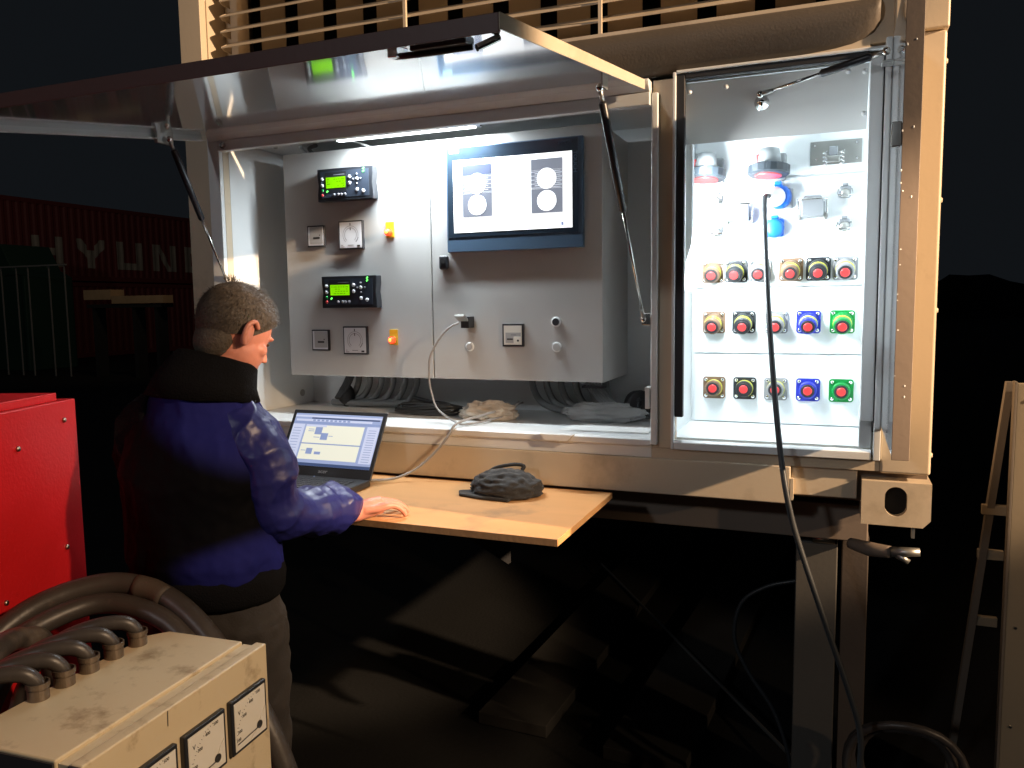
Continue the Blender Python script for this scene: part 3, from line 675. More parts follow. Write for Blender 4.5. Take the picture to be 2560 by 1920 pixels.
def dial(x, z, w=.100):
    root = MB().box((x-w/2, f-.012, z-w/2), (x+w/2, f, z+w/2)).build('dial_gauge', 'black_plastic', cbn, bevel=.0015)
    bx('face', (x-w/2+.005, f-.0128, z-w/2+.005), (x+w/2-.005, f-.0121, z+w/2-.005), 'gauge_face_cold', root)
    for r, t in ((.0235, .0018), (.0305, .0014)):
        m = MB(); n = 40; a0, a1 = R_(-50), R_(230)
        for i in range(n):
            p, q = a0+(a1-a0)*i/n, a0+(a1-a0)*(i+1)/n
            tt = t*(2.6 if i < 5 and r > .03 else 1)
            m.quad([(x+r*math.cos(p), f-.0131, z+r*math.sin(p)), (x+r*math.cos(q), f-.0131, z+r*math.sin(q)), (x+(r+tt)*math.cos(q), f-.0131, z+(r+tt)*math.sin(q)), (x+(r+tt)*math.cos(p), f-.0131, z+(r+tt)*math.sin(p))])
        m.build('scale_ring', 'print_grey', root)
    bx('needle', (x-.0018, f-.0134, z+.016), (x+.0012, f-.0129, z+.026), 'print_black', root)
    bx('marking', (x-.0022, f-.0134, z+.033), (x+.0012, f-.0129, z+.041), 'print_black', root)
    bx('marking', (x-.012, f-.0134, z-.037), (x+.012, f-.0129, z-.0345), 'print_grey', root); bx('marking', (x+.026, f-.0134, z-.042), (x+.038, f-.0129, z-.036), 'print_black', root)
    bx('marking', (x-.040, f-.0134, z-.042), (x-.026, f-.0129, z-.040), 'print_grey', root); bx('marking', (x-.040, f-.0134, z-.036), (x-.032, f-.0129, z-.034), 'print_grey', root)
dial(-1.597, 1.902); dial(-1.593, 1.530)
def pilot(x, z):
    root = bx('pilot_lamp', (x-.0165, f-.003, z-.027), (x+.0165, f, z+.027), 'yellow_plate', cbn, bevel=.001)
    MB().lathe([(.014, 0), (.014, .006)], (x-.001, f-.0032, z-.009), (0, -1, 0), 20).build('bezel', 'chrome', root)
    MB().lathe([(.0122, 0), (.0122, .010), (.009, .016), (.004, .018)], (x-.001, f-.0093, z-.009), (0, -1, 0), 20).build('lens', 'lamp_orange', root, smooth=True)
    MB().lathe([(.0062, 0), (.004, .002)], (x-.001, f-.0275, z-.009), (0, -1, 0), 14).build('lamp_core', 'lamp_core', root, smooth=True)
pilot(-1.443, 1.913); pilot(-1.440, 1.541)
# touch panel
hm = bx('touch_panel', (-1.2155, f-.016, 1.826), (-.741, f, 2.168), 'bezel_blue', cbn, bevel=.002)
bx('glass', (-1.2095, f-.0175, 1.874), (-.7565, f-.0162, 2.164), 'bezel_glass', hm, bevel=.0005)
bx('screen', (-1.188, f-.0182, 1.8885), (-.7755, f-.0176, 2.124), 'screen_white', hm, bevel=.006)
bx('brand_plate', (-1.1995, f-.0182, 2.148), (-1.166, f-.0176, 2.161), 'cyan_label', hm)
sy = f-.0186
for px, nav in ((-1.1015, 'screen_navy'), (-.8595, 'screen_grey')):
    bx('graphic_block', (px-.0525, sy-.0004, 2.072), (px+.0525, sy, 2.106), nav, hm)
    bx('graphic_block', (px-.0525, sy-.0004, 1.938), (px+.0525, sy, 2.0135), 'screen_grey', hm)
    bx('graphic_block', (px-.0525, sy-.0004, 2.0142), (px+.0525, sy, 2.0715), 'screen_grey', hm)
    m = MB(); sgn = 1 if px < -1 else -1
    for i in range(9):
        z = 2.0165+i*.0062
        if i % 2: m.box((px-.052*sgn, sy-.0008, z), (px+.040*sgn, sy-.0005, z+.0022))
        else: m.box((px-.046*sgn, sy-.0008, z), (px+.052*sgn, sy-.0005, z+.0016))
    m.build('pipe_graphic', 'screen_light_line', hm)
    for pz in (2.045, 1.976):
        MB().lathe([(.0325, 0), (.0325, .0004)], (px, sy-.0009, pz), (0, -1, 0), 40).build('round_graphic', 'screen_white', hm)
bx('icon', (-.812, sy-.0004, 1.897), (-.805, sy, 1.908), 'scr_mid', hm); bx('icon', (-1.178, sy-.0004, 1.893), (-1.174, sy, 1.900), 'screen_grey', hm)
lettering('TOUCH', .0185, (-.7655, f-.0182, 2.09), (0, 0, -1), (1, 0, 0), 'bezel_blue', hm)
lettering('SIMATIC HMI', .0078, (-.800, f-.0182, 2.150), (1, 0, 0), (0, 0, 1), 'bezel_blue', hm, shear=.3)
# swing handle, power adaptor, gauge, knobs
hd = bx('door_lock', (-1.251, f-.016, 1.770), (-1.216, f, 1.818), 'black_plastic', cbn, bevel=.008, seg=4)
MB().lathe([(.009, 0), (.009, .003)], (-1.2335, f-.0162, 1.798), (0, -1, 0), 14).build('key_hole', 'void', hd)
def ringbtn(x, z, mm, rr=.0155):
    root = MB().lathe([(rr, 0), (rr, .003), (rr-.002, .005), (rr-.004, .005)], (x, f, z), (0, -1, 0), 28).build('push_button', 'white_satin', cbn, smooth=False)
    MB().lathe([(rr-.0045, 0), (rr-.005, .002)], (x, f-.0051, z), (0, -1, 0), 24).build('button_cap', mm, root)
ringbtn(-1.146, 1.510, 'cabinet_grey'); ringbtn(-.836, 1.511, 'cabinet_grey', .0165); ringbtn(-.838, 1.592, 'black_plastic', .0165)
ga = bx('selector_gauge', (-1.023, f-.010, 1.512), (-.948, f, 1.587), 'black_plastic', cbn, bevel=.001)
bx('face', (-1.017, f-.0108, 1.518), (-.954, f-.0101, 1.581), 'gauge_face', ga); bx('inset', (-1.011, f-.0113, 1.524), (-.957, f-.0109, 1.558), 'counter_face', ga)
MB().box((-.982, f-.014, 1.519), (-.955, f-.0114, 1.545)).build('knob', 'gauge_face', ga, bevel=.006); bx('digits', (-1.006, f-.0117, 1.534), (-.985, f-.0114, 1.539), 'print_black', ga)
bx('digits', (-.992, f-.0117, 1.549), (-.972, f-.0114, 1.552), 'print_grey', ga); MB().lathe([(.004, 0), (.003, .002)], (-.966, f-.0141, 1.532), (0, -1, 0), 10).build('key_hole', 'print_black', ga)
# white network lead with its plug
net = thing('data_cable', (-1.15, .09, 1.6), 'thin grey cable looping from the cabinet door over the sill to the laptop', 'cable')
bx('socket_box', (-1.158, .095, 1.574), (-1.128, .139, 1.612), 'black_plastic', net, bevel=.002)
T = Matrix.Translation((-1.146, .085, 1.606)) @ Matrix.Rotation(R_(-28), 4, 'X')
MB(T).box((-.02, -.022, -.004), (.016, .014, .004)).build('flap', 'dull_steel', net, bevel=.001)
MB().tube([(-1.160, .085, 1.592), (-1.19, .07, 1.575), (-1.225, .06, 1.535), (-1.258, .06, 1.475), (-1.270, .075, 1.40), (-1.262, .078, 1.35), (-1.243, .075, 1.305), (-1.19, .055, 1.277), (-1.135, .035, 1.262), (-1.10, .06, 1.262), (-1.075, .14, 1.264), (-1.04, .22, 1.275), (-1.03, .29, 1.31)], .0035, 8, smooth=6).build('lead', 'cable_grey', net, smooth=True)
MB().tube([(-1.02, .30, 1.305), (-1.06, .20, 1.292), (-1.10, .08, 1.280), (-1.134, .0, 1.268), (-1.150, -.022, 1.235), (-1.178, -.035, 1.195), (-1.225, -.05, 1.145), (-1.27, -.075, 1.112), (-1.32, -.11, 1.095), (-1.37, -.15, 1.096), (-1.39, -.2, 1.10)], .0042, 8, smooth=6).build('lead', 'cable_grey', net, smooth=True)

# conduits, cable bundles and clutter on the bay floor
for side, x0_, dirx in (('l', -1.79, 1), ('r', -1.02, 1)):
    grp = thing('conduit_bundle', (x0_, .42, 1.26), 'fan of grey conduits curving out below the '+('left' if side == 'l' else 'right')+' half of the cabinet', 'conduit', 'conduits under the cabinet')
    for i in range(6):
        x = x0_+i*.055
        if side == 'l': pts = [(x+.03, .40-.004*i, 1.396), (x+.028, .40-.004*i, 1.35), (x-.0, .40-.004*i, 1.30), (x-.05, .39-.004*i, 1.275), (-1.86, .38-.004*i, 1.272)]
        else: pts = [(x, .40, 1.396), (x+.002, .40, 1.35), (x+.03, .40-.003*i, 1.30), (x+.09, .38-.004*i, 1.277), (x+.17, .36-.004*i, 1.27)]
        MB().tube(pts, .0125, 10, smooth=6).build('conduit', 'conduit_grey', grp, smooth=True)
    if side == 'l':
        for i in range(4): MB().tube([(-1.775+.008*i, .36, 1.396), (-1.80+.008*i, .35, 1.34), (-1.83+.006*i, .34, 1.29)], .007, 8, smooth=4).build('black_core', 'cable_black', grp, smooth=True)
        MB().ell((-1.80, .37, 1.30), (.035, .03, .045)).build('grommet', 'black_rubber', grp, smooth=True)
    else:
        for i in range(5): MB().tube([(-.80+.010*i, .36, 1.396), (-.795+.011*i, .35, 1.36), (-.75+.012*i, .33, 1.315), (-.68+.008*i, .32, 1.28)], .0065, 8, smooth=4).build('grey_core', 'conduit_grey', grp, smooth=True)
        bx('cable_tie', (-.815, .34, 1.358), (-.735, .372, 1.366), 'black_plastic', grp)
m = thing('cable_coil', (-1.38, .27, 1.256), 'flat coil of black cable on the bay floor left of the beige rag', 'cable')
for i in range(6):
    a = random.uniform(-.01, .01)
    pts = [(-1.385+(.13-.006*i)*math.cos(t)+a, .27+(.055-.004*i)*math.sin(t), 1.262+.006*i+.004*math.sin(2*t+i)) for t in [k*2*math.pi/20 for k in range(20)]]
    MB().tube(pts+[pts[0]], .005, 6).build('loop', 'cable_black', m, smooth=True)
MB().tube([(-1.46, .30, 1.31), (-1.38, .3, 1.295), (-1.28, .28, 1.285), (-1.2, .27, 1.275)], .007, 8, smooth=5).build('loop', 'cable_black', m, smooth=True)
def crumple(name, c, r, mt, amp, freq, label, cat, seed=0, nu=48, nv=28, flat=.0, parent=None, fold=1.0):
    bm = MB(); c = Vector(c); rings = []
    for j in range(nv+1):
        ph = .02+(math.pi-.04)*j/nv; ring = []
        for k in range(nu):
            a = 2*math.pi*k/nu; d = Vector((math.sin(ph)*math.cos(a), math.sin(ph)*math.sin(a), -math.cos(ph)))
            q = d*freq+Vector((seed, seed*2, 0)); n1 = 1-abs(noise.noise(q))*2*fold; n2 = noise.noise(q*2.7)*.5
            s = 1+amp*(n1*.6-.2+n2)
            p = Vector((d.x*r[0]*s, d.y*r[1]*s, d.z*r[2]*s)); p.z = max(p.z, -r[2]*flat)
            ring.append(c+p)
        rings.append(ring)
    bm.loft(rings); o = bm.build(name, mt, parent, smooth=True)
    if label: tag(o, label, cat)
    return o
crumple('rag', (-1.115, .22, 1.272), (.095, .055, .042), 'rag_cloth', .42, 1.9, 'crumpled beige cloth rag on the bay floor under the cabinet', 'rag', 3, flat=.38, nu=64, nv=40)
crumple('plastic_bag', (-.71, .25, 1.285), (.13, .04, .035), 'clear_plastic', .35, 1.8, 'clear crumpled plastic bag at the right end of the bay floor', 'bag', 5, flat=.8)
bh = thing('cable_bundle', (-.60, .33, 1.26), 'black corrugated sleeve of cables at the right end of the bay floor', 'cable')
MB().lathe([(.026, 0), (.048, .004), (.050, .03), (.044, .034)], (-.625, .33, 1.308), (.75, -.65, .05), 24).build('collar', 'black_rubber', bh, smooth=True)
for i in range(5): MB().tube([(-.60, .30, 1.29+.01*i), (-.66, .30, 1.275+.008*i), (-.75, .28, 1.262+.006*i)], .006, 8, smooth=4).build('core', 'cable_black', bh, smooth=True)
m = MB(); m.prism([(-.86, 1.2555), (-.70, 1.2555), (-.765, 1.305), (-.80, 1.305)], 'y', .30, .304); tag(m.build('card', 'rag_cloth'), 'small folded brown card leaning beside the plastic bag', 'card')
ppr = MB()
for i in range(3): ppr.quad([(-.80+.02*i, .04+.004*i, 1.2558+.0012*i), (-.52, .05+.004*i, 1.2558+.0012*i), (-.53, .17, 1.2562+.0012*i), (-.79+.02*i, .20, 1.257+.0012*i)])
tag(ppr.build('papers', 'paper'), 'flat white papers on the bay floor behind the right end of the sill', 'paper')

# =================================================================== PLYWOOD SHELF and what is on it
BT = 1.083
sh = bx('plywood_shelf', (-1.78, -.520, BT-.018), (-.612, -.012, BT), 'plywood', None, bevel=.001)
tag(sh, 'bare plywood board jutting from the container as a work shelf', 'shelf')
bx('front_edge', (-1.78, -.5212, BT-.0178), (-.613, -.5202, BT-.0004), 'plywood_edge', sh)
br = thing('shelf_bracket', (-1.2, -.2, 1.0), 'steel angle brackets carrying the plywood shelf from beneath', 'bracket')
for px in (-1.7, -.95): MB().prism([(-.01, .83), (-.01, 1.064), (-.42, 1.064), (-.42, 1.055), (-.03, .83)], 'x', px, px+.004).build('bracket', 'black_rubber', br)
bpy.data.objects.remove(br.children[0] if False else bpy.data.objects.new('tmp', None))
# laptop
lap = thing('laptop', (-1.525, -.32, BT), 'open black laptop showing a program window, on the plywood shelf', 'laptop')
LXa, LXb = -1.712, -1.345
bx('base', (LXa, -.445, BT+.003), (LXb, -.190, BT+.024), 'laptop_black', lap, bevel=.004)
kb = bx('keyboard_tray', (LXa+.03, -.36, BT+.0242), (LXb-.03, -.225, BT+.0248), 'key_black', lap)
for r in range(6):
    for c_ in range(17):
        kx, ky = LXa+.034+c_*.0177, -.357+r*.0218
        o = MB().box((kx, ky, BT+.0250), (kx+.015, ky+.018, BT+.0268)).build('key', 'laptop_black', kb)
bx('touch_pad', (-1.58, -.44, BT+.0242), (-1.48, -.375, BT+.0246), 'key_black', lap)
bx('power_light', (-1.55, -.205, BT+.0243), (-1.546, -.2, BT+.0252), 'scr_mid', lap)
tl = R_(31)
LM = Matrix.Translation((0, -.192, BT+.022)) @ Matrix.Rotation(-tl, 4, 'X')
# local: x as world, z up the screen, y out of the back
ld = MB(LM).box((LXa, 0, 0), (LXb, .007, .232)).build('screen_lid', 'laptop_black', lap, bevel=.004, seg=3)
def S(name, u0, w0, u1, w1, m_, lvl): # u across 0..1, w up 0..1 of lit area
    X0, X1, Z0, Z1 = LXa+.014, LXb-.014, .034, .218
    return MB(LM).box((X0+(X1-X0)*u0, -.0006-.0004*lvl, Z0+(Z1-Z0)*w0), (X0+(X1-X0)*u1, -.0003-.0004*lvl, Z0+(Z1-Z0)*w1)).build(name, m_, ld)
S('display', 0, 0, 1, 1, 'scr_blue', 0)
S('window_bar', 0, .0, 1, .055, 'scr_dark', 1); S('window_bar', 0, .93, 1, .965, 'scr_pale', 1); S('window_bar', .2, .90, .98, .925, 'scr_dark', 1)
S('window_bar', 0, .80, 1, .84, 'scr_mid', 1); S('window_bar', .02, .85, .9, .89, 'scr_pale', 1)
S('tree_pane', 0, .06, .14, .79, 'scr_pale', 1); S('tool_pane', .86, .10, .995, .79, 'scr_pale', 1)
S('diagram', .16, .43, .83, .78, 'scr_cream', 1); S('diagram', .16, .12, .83, .41, 'scr_cream', 1)
S('window_bar', .14, .41, .85, .43, 'scr_mid', 2); S('diagram', .16, .745, .40, .785, 'scr_pale', 2)
for a in ((.28, .60, .36, .74), (.36, .50, .44, .63), (.24, .22, .31, .33), (.34, .22, .41, .27)): S('diagram_block', *a, 'scr_mid', 2)
for k in range(14): S('list_row', .885, .13+k*.045, .97, .140+k*.045, 'scr_mid', 2)
for k in range(12): S('list_row', .02, .10+k*.055, .11, .11+k*.055, 'scr_mid', 2)
for k in range(9): S('tool_icon', .22+k*.05, .855, .25+k*.05, .885, 'scr_mid', 2)
for a in ((.20, .69, .265, .70), (.20, .655, .27, .665), (.45, .57, .50, .58), (.28, .54, .35, .55), (.18, .28, .235, .29)): S('diagram_text', *a, 'scr_mid', 2)
lettering('acer', .020, LM @ Vector((-1.5285, -.0008, .018)), (1, 0, 0), (LM.to_3x3() @ Vector((0, 0, 1))), 'print_grey', ld)
# cap
cap = crumple('cap', (-.905, -.135, BT+.022), (.105, .085, .052), 'cap_cloth', .20, 2.3, 'crumpled black cloth cap lying on the plywood shelf', 'cap', 11, flat=.33, nu=72, nv=44)
m = MB(); m.prism([(-1.05, -.165), (-1.03, -.205), (-.95, -.225), (-.86, -.23), (-.86, -.16), (-.98, -.12)], 'z', BT+.001, BT+.010); m.build('brim', 'cap_cloth', cap, bevel=.004)
MB().tube([(-.99, -.10, BT+.045), (-.96, -.09, BT+.068), (-.90, -.085, BT+.082), (-.87, -.08, BT+.078), (-.875, -.085, BT+.066)], .006, 8, smooth=5).build('fold', 'cap_cloth', cap, smooth=True)

# =================================================================== RED CABINET at the left
ru = Vector((-.33, .944, 0)); rv = Vector((-.944, -.33, 0)); rP = Vector((-1.755, -.883, 0))
rT = Matrix(((ru.x, rv.x, 0, rP.x), (ru.y, rv.y, 0, rP.y), (0, 0, 1, 0), (0, 0, 0, 1)))
red = thing('red_cabinet', rP+rv*.3-ru*.4, 'tall bright red painted steel cabinet at the left of the man', 'cabinet')
MB(rT).box((-.85, 0, .05), (0, .62, 1.432)).build('body', 'red_paint', red, bevel=.003)
MB(rT).box((-.85, .012, 1.4325), (-.055, .62, 1.452)).build('lid', 'red_paint', red, bevel=.002)
for u, z in ((-.052, 1.385), (-.225, 1.345), (-.075, 1.075), (-.3, 1.02), (-.6, 1.3)):
    MB(rT).lathe([(.0068, 0), (.0055, .004), (.002, .005)], (u, -.0002, z), (0, -1, 0), 12).build('rivet', 'brass_steel', red, smooth=True)
bx('plinth', (-2.1, -1.5, 0), (-1.9, -1.1, .049), 'leg_brown', red)

# =================================================================== BEIGE METER BOX in the foreground
th = R_(93.9); q = Vector((math.cos(th), math.sin(th), 0)); pn = Vector((q.y, -q.x, 0))   # q along the front, pn out of the front (+x)
bP = Vector((-.912, -1.592, 0))
bT = Matrix(((q.x, pn.x, 0, bP.x), (q.y, pn.y, 0, bP.y), (0, 0, 1, 0), (0, 0, 0, 1)))
# local: x along front (towards the container), y outwards
mbx = thing('meter_box', (-1.05, -1.4, .45), 'dusty beige meter box with three voltmeters and five thick hoses on top', 'meter box')
def bb(name, a, b, m_, p=mbx, bev=.002, **k): return MB(bT).box(a, b).build(name, m_, p, bevel=bev, **k)
m = MB(bT); m.prism([(-.002, -.044), (.396, -.044), (.396, -.205), (.368, -.232), (-.002, -.232)], 'z', .45, 1.050); m.build('housing', 'beige_enamel', mbx, bevel=.003)
bb('neck', (.002, -.0438, .46), (.398, -.022, 1.044), 'beige_enamel', bev=.001)
bb('front_door', (0, -.0218, .45), (.405, 0, 1.048), 'beige_enamel', bev=.003)
bb('left_side_shade', (-.0052, -.229, .455), (-.0022, -.046, 1.046), 'beige_shade_side', bev=0); bb('left_side_shade', (-.0030, -.0212, .455), (-.0002, -.001, 1.0465), 'beige_shade_side', bev=0)  # thin dark sheets, shade of the beige side put into colour
bb('stand', (.05, -.2, 0), (.09, -.16, .4498), 'leg_brown'); bb('stand', (.31, -.2, 0), (.35, -.16, .4498), 'leg_brown'); bb('stand', (.05, -.06, 0), (.09, -.02, .4498), 'leg_brown'); bb('stand', (.31, -.06, 0), (.35, -.02, .4498), 'leg_brown')
m = MB(bT); m.quad([(.155, .0004, 1.022), (.157, .0004, 1.022), (.158, .0004, 1.046), (.156, .0004, 1.046)]); m.build('crack', 'print_black', mbx)
def voltmeter(cx_, cz_, w=.096):
    h2 = w/2
    root = bb('voltmeter', (cx_-h2, .0002, cz_-h2), (cx_+h2, .010, cz_+h2), 'black_plastic', bev=.002)
    i = h2-.006
    MB(bT).box((cx_-i, .0102, cz_-i), (cx_+i, .0108, cz_+i)).build('bezel_inner', 'gauge_face', root)
    MB(bT).box((cx_-i+.001, .0109, cz_-i+.018), (cx_+i-.010, .0112, cz_+i-.003)).build('dial_card', 'gauge_face', root)
    P = lambda u, w_: bT @ Vector((cx_+u, .0116, cz_+w_))
    xd, up = q, (0, 0, 1)
    for t, u, w_ in (('V', -.030, .022), ('500', .022, .036), ('400', .002, .028), ('300', -.017, .012), ('200', -.030, -.011), ('100', -.034, -.024)):
        lettering(t, .011 if t == 'V' else .0078, P(u, w_), xd, up, 'print_black', root, depth=.0002)
    m = MB(bT)
    for k in range(21):
        a = R_(178-5*k); r0, r1 = .067, (.072 if k % 4 == 0 else .070)
        ox, oz = .030, -.028
        pts = [(cx_+ox+r*math.cos(a+s), .0115, cz_+oz+r*math.sin(a+s)) for r, s in ((r0, -.006), (r1, -.006), (r1, .006), (r0, .006))]
        if all(abs(p[0]-cx_) < .041 and abs(p[2]-cz_) < .041 for p in pts): m.quad(pts)
    m.build('scale_ticks', 'print_black', root)
    MB(bT).tube([(cx_-.038, .0135, cz_-.0295), (cx_+.022, .0135, cz_-.026)], .0009, 6).build('needle', 'print_black', root)
    MB(bT).lathe([(.007, 0), (.007, .0015)], (cx_+.022, .0118, cz_-.024), (0, 1, 0), 18).build('needle_hub', 'print_black', root)
    m = MB(bT); m.prism([(cx_+.040, cz_+.002), (cx_+.040, cz_-.040), (cx_-.004, cz_-.040), (cx_+.018, cz_-.026), (cx_+.030, cz_-.006)], 'y', .0117, .0126); m.build('cover', 'gauge_face', root)
for cx_ in (.337, .226, .115): voltmeter(cx_, .945)
# glands on top, each with a bent hose; and three big hoses arching behind
GP = [(-1.137, -1.480), (-1.140, -1.432), (-1.145, -1.382), (-1.150, -1.328), (-1.153, -1.274)]
GP = [(x+.001, y-.003) for x, y in GP]
for i, (gx, gy) in enumerate(GP):
    lab = ['nearest', 'second nearest', 'middle', 'second farthest', 'farthest'][i]
    hs = MB().lathe([(.0158, 0), (.0158, .016), (.0145, .0165), (.0145, .019), (.0172, .0195), (.0172, .027), (.0150, .0272), (.0145, .022)], (gx, gy, 1.0502), (0, 0, 1), 28).build('hose_gland', 'gland_bronze', mbx)
    MB().tube([(gx, gy, 1.066), (gx-.003, gy-.003, 1.080), (gx-.016, gy-.016, 1.094), (gx-.05, gy-.045, 1.094), (gx-.10, gy-.075, 1.072), (gx-.145, gy-.10, 1.02), (gx-.18, gy-.12, .90), (gx-.19, gy-.12, .7)], [.0110, .0120, .0128, .0132, .0132, .0132, .0132, .0132], 14, smooth=6).build('hose', 'hose_rubber', mbx, smooth=True)
def hose(pts, r, label):
    o = MB().tube(pts, r, 18, smooth=8).build('rubber_hose', 'hose_rubber', None, smooth=True); tag(o, label, 'hose', 'thick rubber hoses'); return o
hose([(-1.50, -1.66, .70), (-1.525, -1.50, .84), (-1.56, -1.34, .945), (-1.55, -1.20, 1.025), (-1.47, -1.08, 1.055), (-1.37, -1.03, 1.035), (-1.26, -1.03, .985), (-1.16, -1.04, .90), (-1.06, -1.05, .79), (-.99, -1.05, .60), (-.96, -1.05, .3), (-.95, -1.0, .03)], .024, 'thick dirty rubber hose arching highest behind the meter box')
tp = MB().tube([(-1.41, -1.045, 1.0475), (-1.375, -1.032, 1.0375), (-1.34, -1.030, 1.024)], .0252, 18, smooth=3).build('tape', 'leg_brown', bpy.data.objects['rubber_hose'], smooth=True)
hose([(-1.34, -1.70, .72), (-1.38, -1.56, .86), (-1.45, -1.40, .955), (-1.50, -1.25, 1.0), (-1.46, -1.12, 1.025), (-1.37, -1.07, 1.01), (-1.27, -1.06, .965), (-1.20, -1.07, .88), (-1.15, -1.08, .6), (-1.14, -1.05, .03)], .022, 'thick dirty rubber hose curving just below the highest one')
hose([(-1.22, -1.72, .76), (-1.255, -1.60, .90), (-1.30, -1.50, 1.0), (-1.36, -1.40, 1.05), (-1.42, -1.30, 1.03), (-1.46, -1.22, .95), (-1.48, -1.18, .6), (-1.48, -1.18, .03)], .021, 'short thick rubber hose hugging the left side of the meter box')

# =================================================================== UNDER THE CONTAINER
def leg(x0_, x1_, y0_, y1_, zt, m_, label):
    root = thing('support_leg', ((x0_+x1_)/2, (y0_+y1_)/2, 0), label, 'support leg')
    bx('post', (x0_, y0_, .02), (x1_, y1_, zt), m_, root, bevel=.004); bx('foot_plate', (x0_-.04, y0_-.04, 0.001), (x1_+.04, y1_+.04, .0195), m_, root, bevel=.002)
    return root
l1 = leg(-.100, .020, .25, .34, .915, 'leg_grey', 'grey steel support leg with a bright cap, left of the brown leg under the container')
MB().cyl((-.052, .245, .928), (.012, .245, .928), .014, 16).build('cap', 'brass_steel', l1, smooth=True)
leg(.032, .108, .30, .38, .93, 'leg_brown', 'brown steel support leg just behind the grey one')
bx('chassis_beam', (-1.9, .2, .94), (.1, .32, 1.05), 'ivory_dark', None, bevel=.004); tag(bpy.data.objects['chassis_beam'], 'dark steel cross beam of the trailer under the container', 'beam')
tw = thing('twist_lock', (.15, 0, .97), 'bright steel twist lock lever below the lower right corner casting', 'lever')
MB().tube([(.05, .06, .975), (.10, .02, .975), (.15, 0, .977)], [.015, .02, .016], 12, smooth=4).build('lock_body', 'ivory_dark', tw, smooth=True)
MB().tube([(.150, -.005, .98), (.185, -.01, .984), (.218, -.012, .988)], [.014, .013, .011], 10).build('handle', 'dull_steel', tw, smooth=True)
MB().tube([(.165, -.01, .975), (.192, -.012, .958)], [.010, .008], 10).build('handle', 'dull_steel', tw, smooth=True)
bx('lock_pin', (.197, .0, 1.02), (.205, .02, 1.0515), 'dull_steel', tw)
def plank(a, b, w, h_, label, m_='timber_dark', name='timber_plank', cat='plank', grp='planks under the container'):
    a, b = Vector(a), Vector(b); d = (b-a).normalized(); s = Vector((-d.y, d.x, 0))*w/2
    m = MB(); m.loft([[a-s, a+s, a+s+Vector((0, 0, h_)), a-s+Vector((0, 0, h_))], [b-s, b+s, b+s+Vector((0, 0, h_)), b-s+Vector((0, 0, h_))]])
    return tag(m.build(name, m_, bevel=.004), label, cat, grp)
plank((-1.13, .42, .002), (-1.02, 3.4, .002), .29, .05, 'long weathered plank on the dark ground left of the steel bar')
plank((-.60, .35, .002), (-.38, 3.6, .002), .30, .05, 'long weathered plank on the dark ground just left of the grey support leg')
plank((-1.30, 2.30, .054), (-.10, .50, .054), .012, .012, 'narrow steel bar lying across the planks on the ground', 'dull_steel', 'steel_bar', 'bar', None)
tag(MB().tube([(.02, .42, .76), (-.106, .40, .733), (-.20, .40, .70), (-.276, .4, .634), (-.296, .4, .511), (-.25, .4, .40), (-.168, .4, .281), (-.12, .4, .15), (-.1, .42, .02)], .007, 8, smooth=6).build('loose_cable', 'cable_black', smooth=True), 'thin black cable looping behind the grey support leg', 'cable')
cc = thing('hose_coil', (.2, .05, 0), 'coil of brown rubber cable standing at the lower right by the hanging cable', 'cable')
for i, (cx_, r, yy) in enumerate(((.205, .15, .0), (.19, .135, .03), (.21, .12, .06))):
    pts = [(cx_+r*math.cos(t)*1.0, yy+.012*math.sin(3*t), .36+(.145-.02*i)*math.sin(t)) for t in [k*2*math.pi/24 for k in range(24)]]
    MB().tube(pts+[pts[0]], .0115, 10).build('loop', 'hose_rubber', cc, smooth=True)
bx('coil_stand', (.06, .05, .001), (.36, .12, .21), 'black_rubber', cc, bevel=.02)

# right-hand A-frame board
af = thing('board_stand', (.60, .33, 0), 'beige upright board with a slanting rear frame at the right edge', 'board')
bx('panel', (.475, .30, .02), (.95, .32, 1.41), 'board_beige', af, bevel=.003); bx('edge_strip', (.468, .292, .02), (.4748, .324, 1.415), 'board_frame', af, bevel=.001)
MB().loft([[(.455, .33, 1.41), (.475, .33, 1.41), (.475, .36, 1.41), (.455, .36, 1.41)], [(.375, .62, 0), (.395, .62, 0), (.395, .65, 0), (.375, .65, 0)]]).build('rear_leg', 'board_frame', af)
for z, y in ((1.0, .41), (.85, .45), (.62, .50)): bx('rung', (.42, y, z), (.49, y+.02, z+.03), 'board_beige', af, bevel=.002)
for z in (1.36, .70, .40): MB().lathe([(.006, 0), (.004, .003)], (.500, .2998, z), (0, -1, 0), 10).build('screw', 'steel', af)

# =================================================================== THE MAN
man = MB()
hdT = Matrix.Rotation(R_(-34), 3, 'X') @ Matrix.Rotation(R_(-14), 3, 'Z')
HC = Vector((-1.302, -.815, 1.612))
HS = .94
def H(p): return HC + HS*(Matrix.Rotation(R_(-14), 3, 'Z') @ (Matrix.Rotation(R_(-34), 3, 'X') @ Vector(p)))
HR = Matrix.Rotation(R_(-14), 3, 'Z') @ Matrix.Rotation(R_(-34), 3, 'X')
man.ell(HC, (.0715, .089, .087), HR, 24, 18)
man.ell(H((0, .035, -.045)), (.062, .066, .070), HR, 20, 14)      # face
man.ell(H((0, .062, -.092)), (.034, .030, .026), HR)               # chin
man.ell(H((0, -.005, -.05)), (.055, .058, .06), HR)                  # nape
man.tube([H((0, .098, -.01)), H((0, .112, -.030)), H((0, .118, -.042))], [.008, .011, .012], 10)   # nose
for s in (-1, 1):
    man.ell(H((s*.045, .062, -.035)), (.022, .02, .018), HR)       # cheek
    man.ell(H((s*.030, .084, .008)), (.020, .008, .006), HR)       # brow
man.ell(H((0, .098, -.066)), (.020, .010, .009), HR)               # lips
man.tube([HC+Vector((-.005, -.01, -.04)), (-1.325, -.855, 1.53), (-1.35, -.870, 1.46)], [.048, .052, .062], 18, smooth=3)
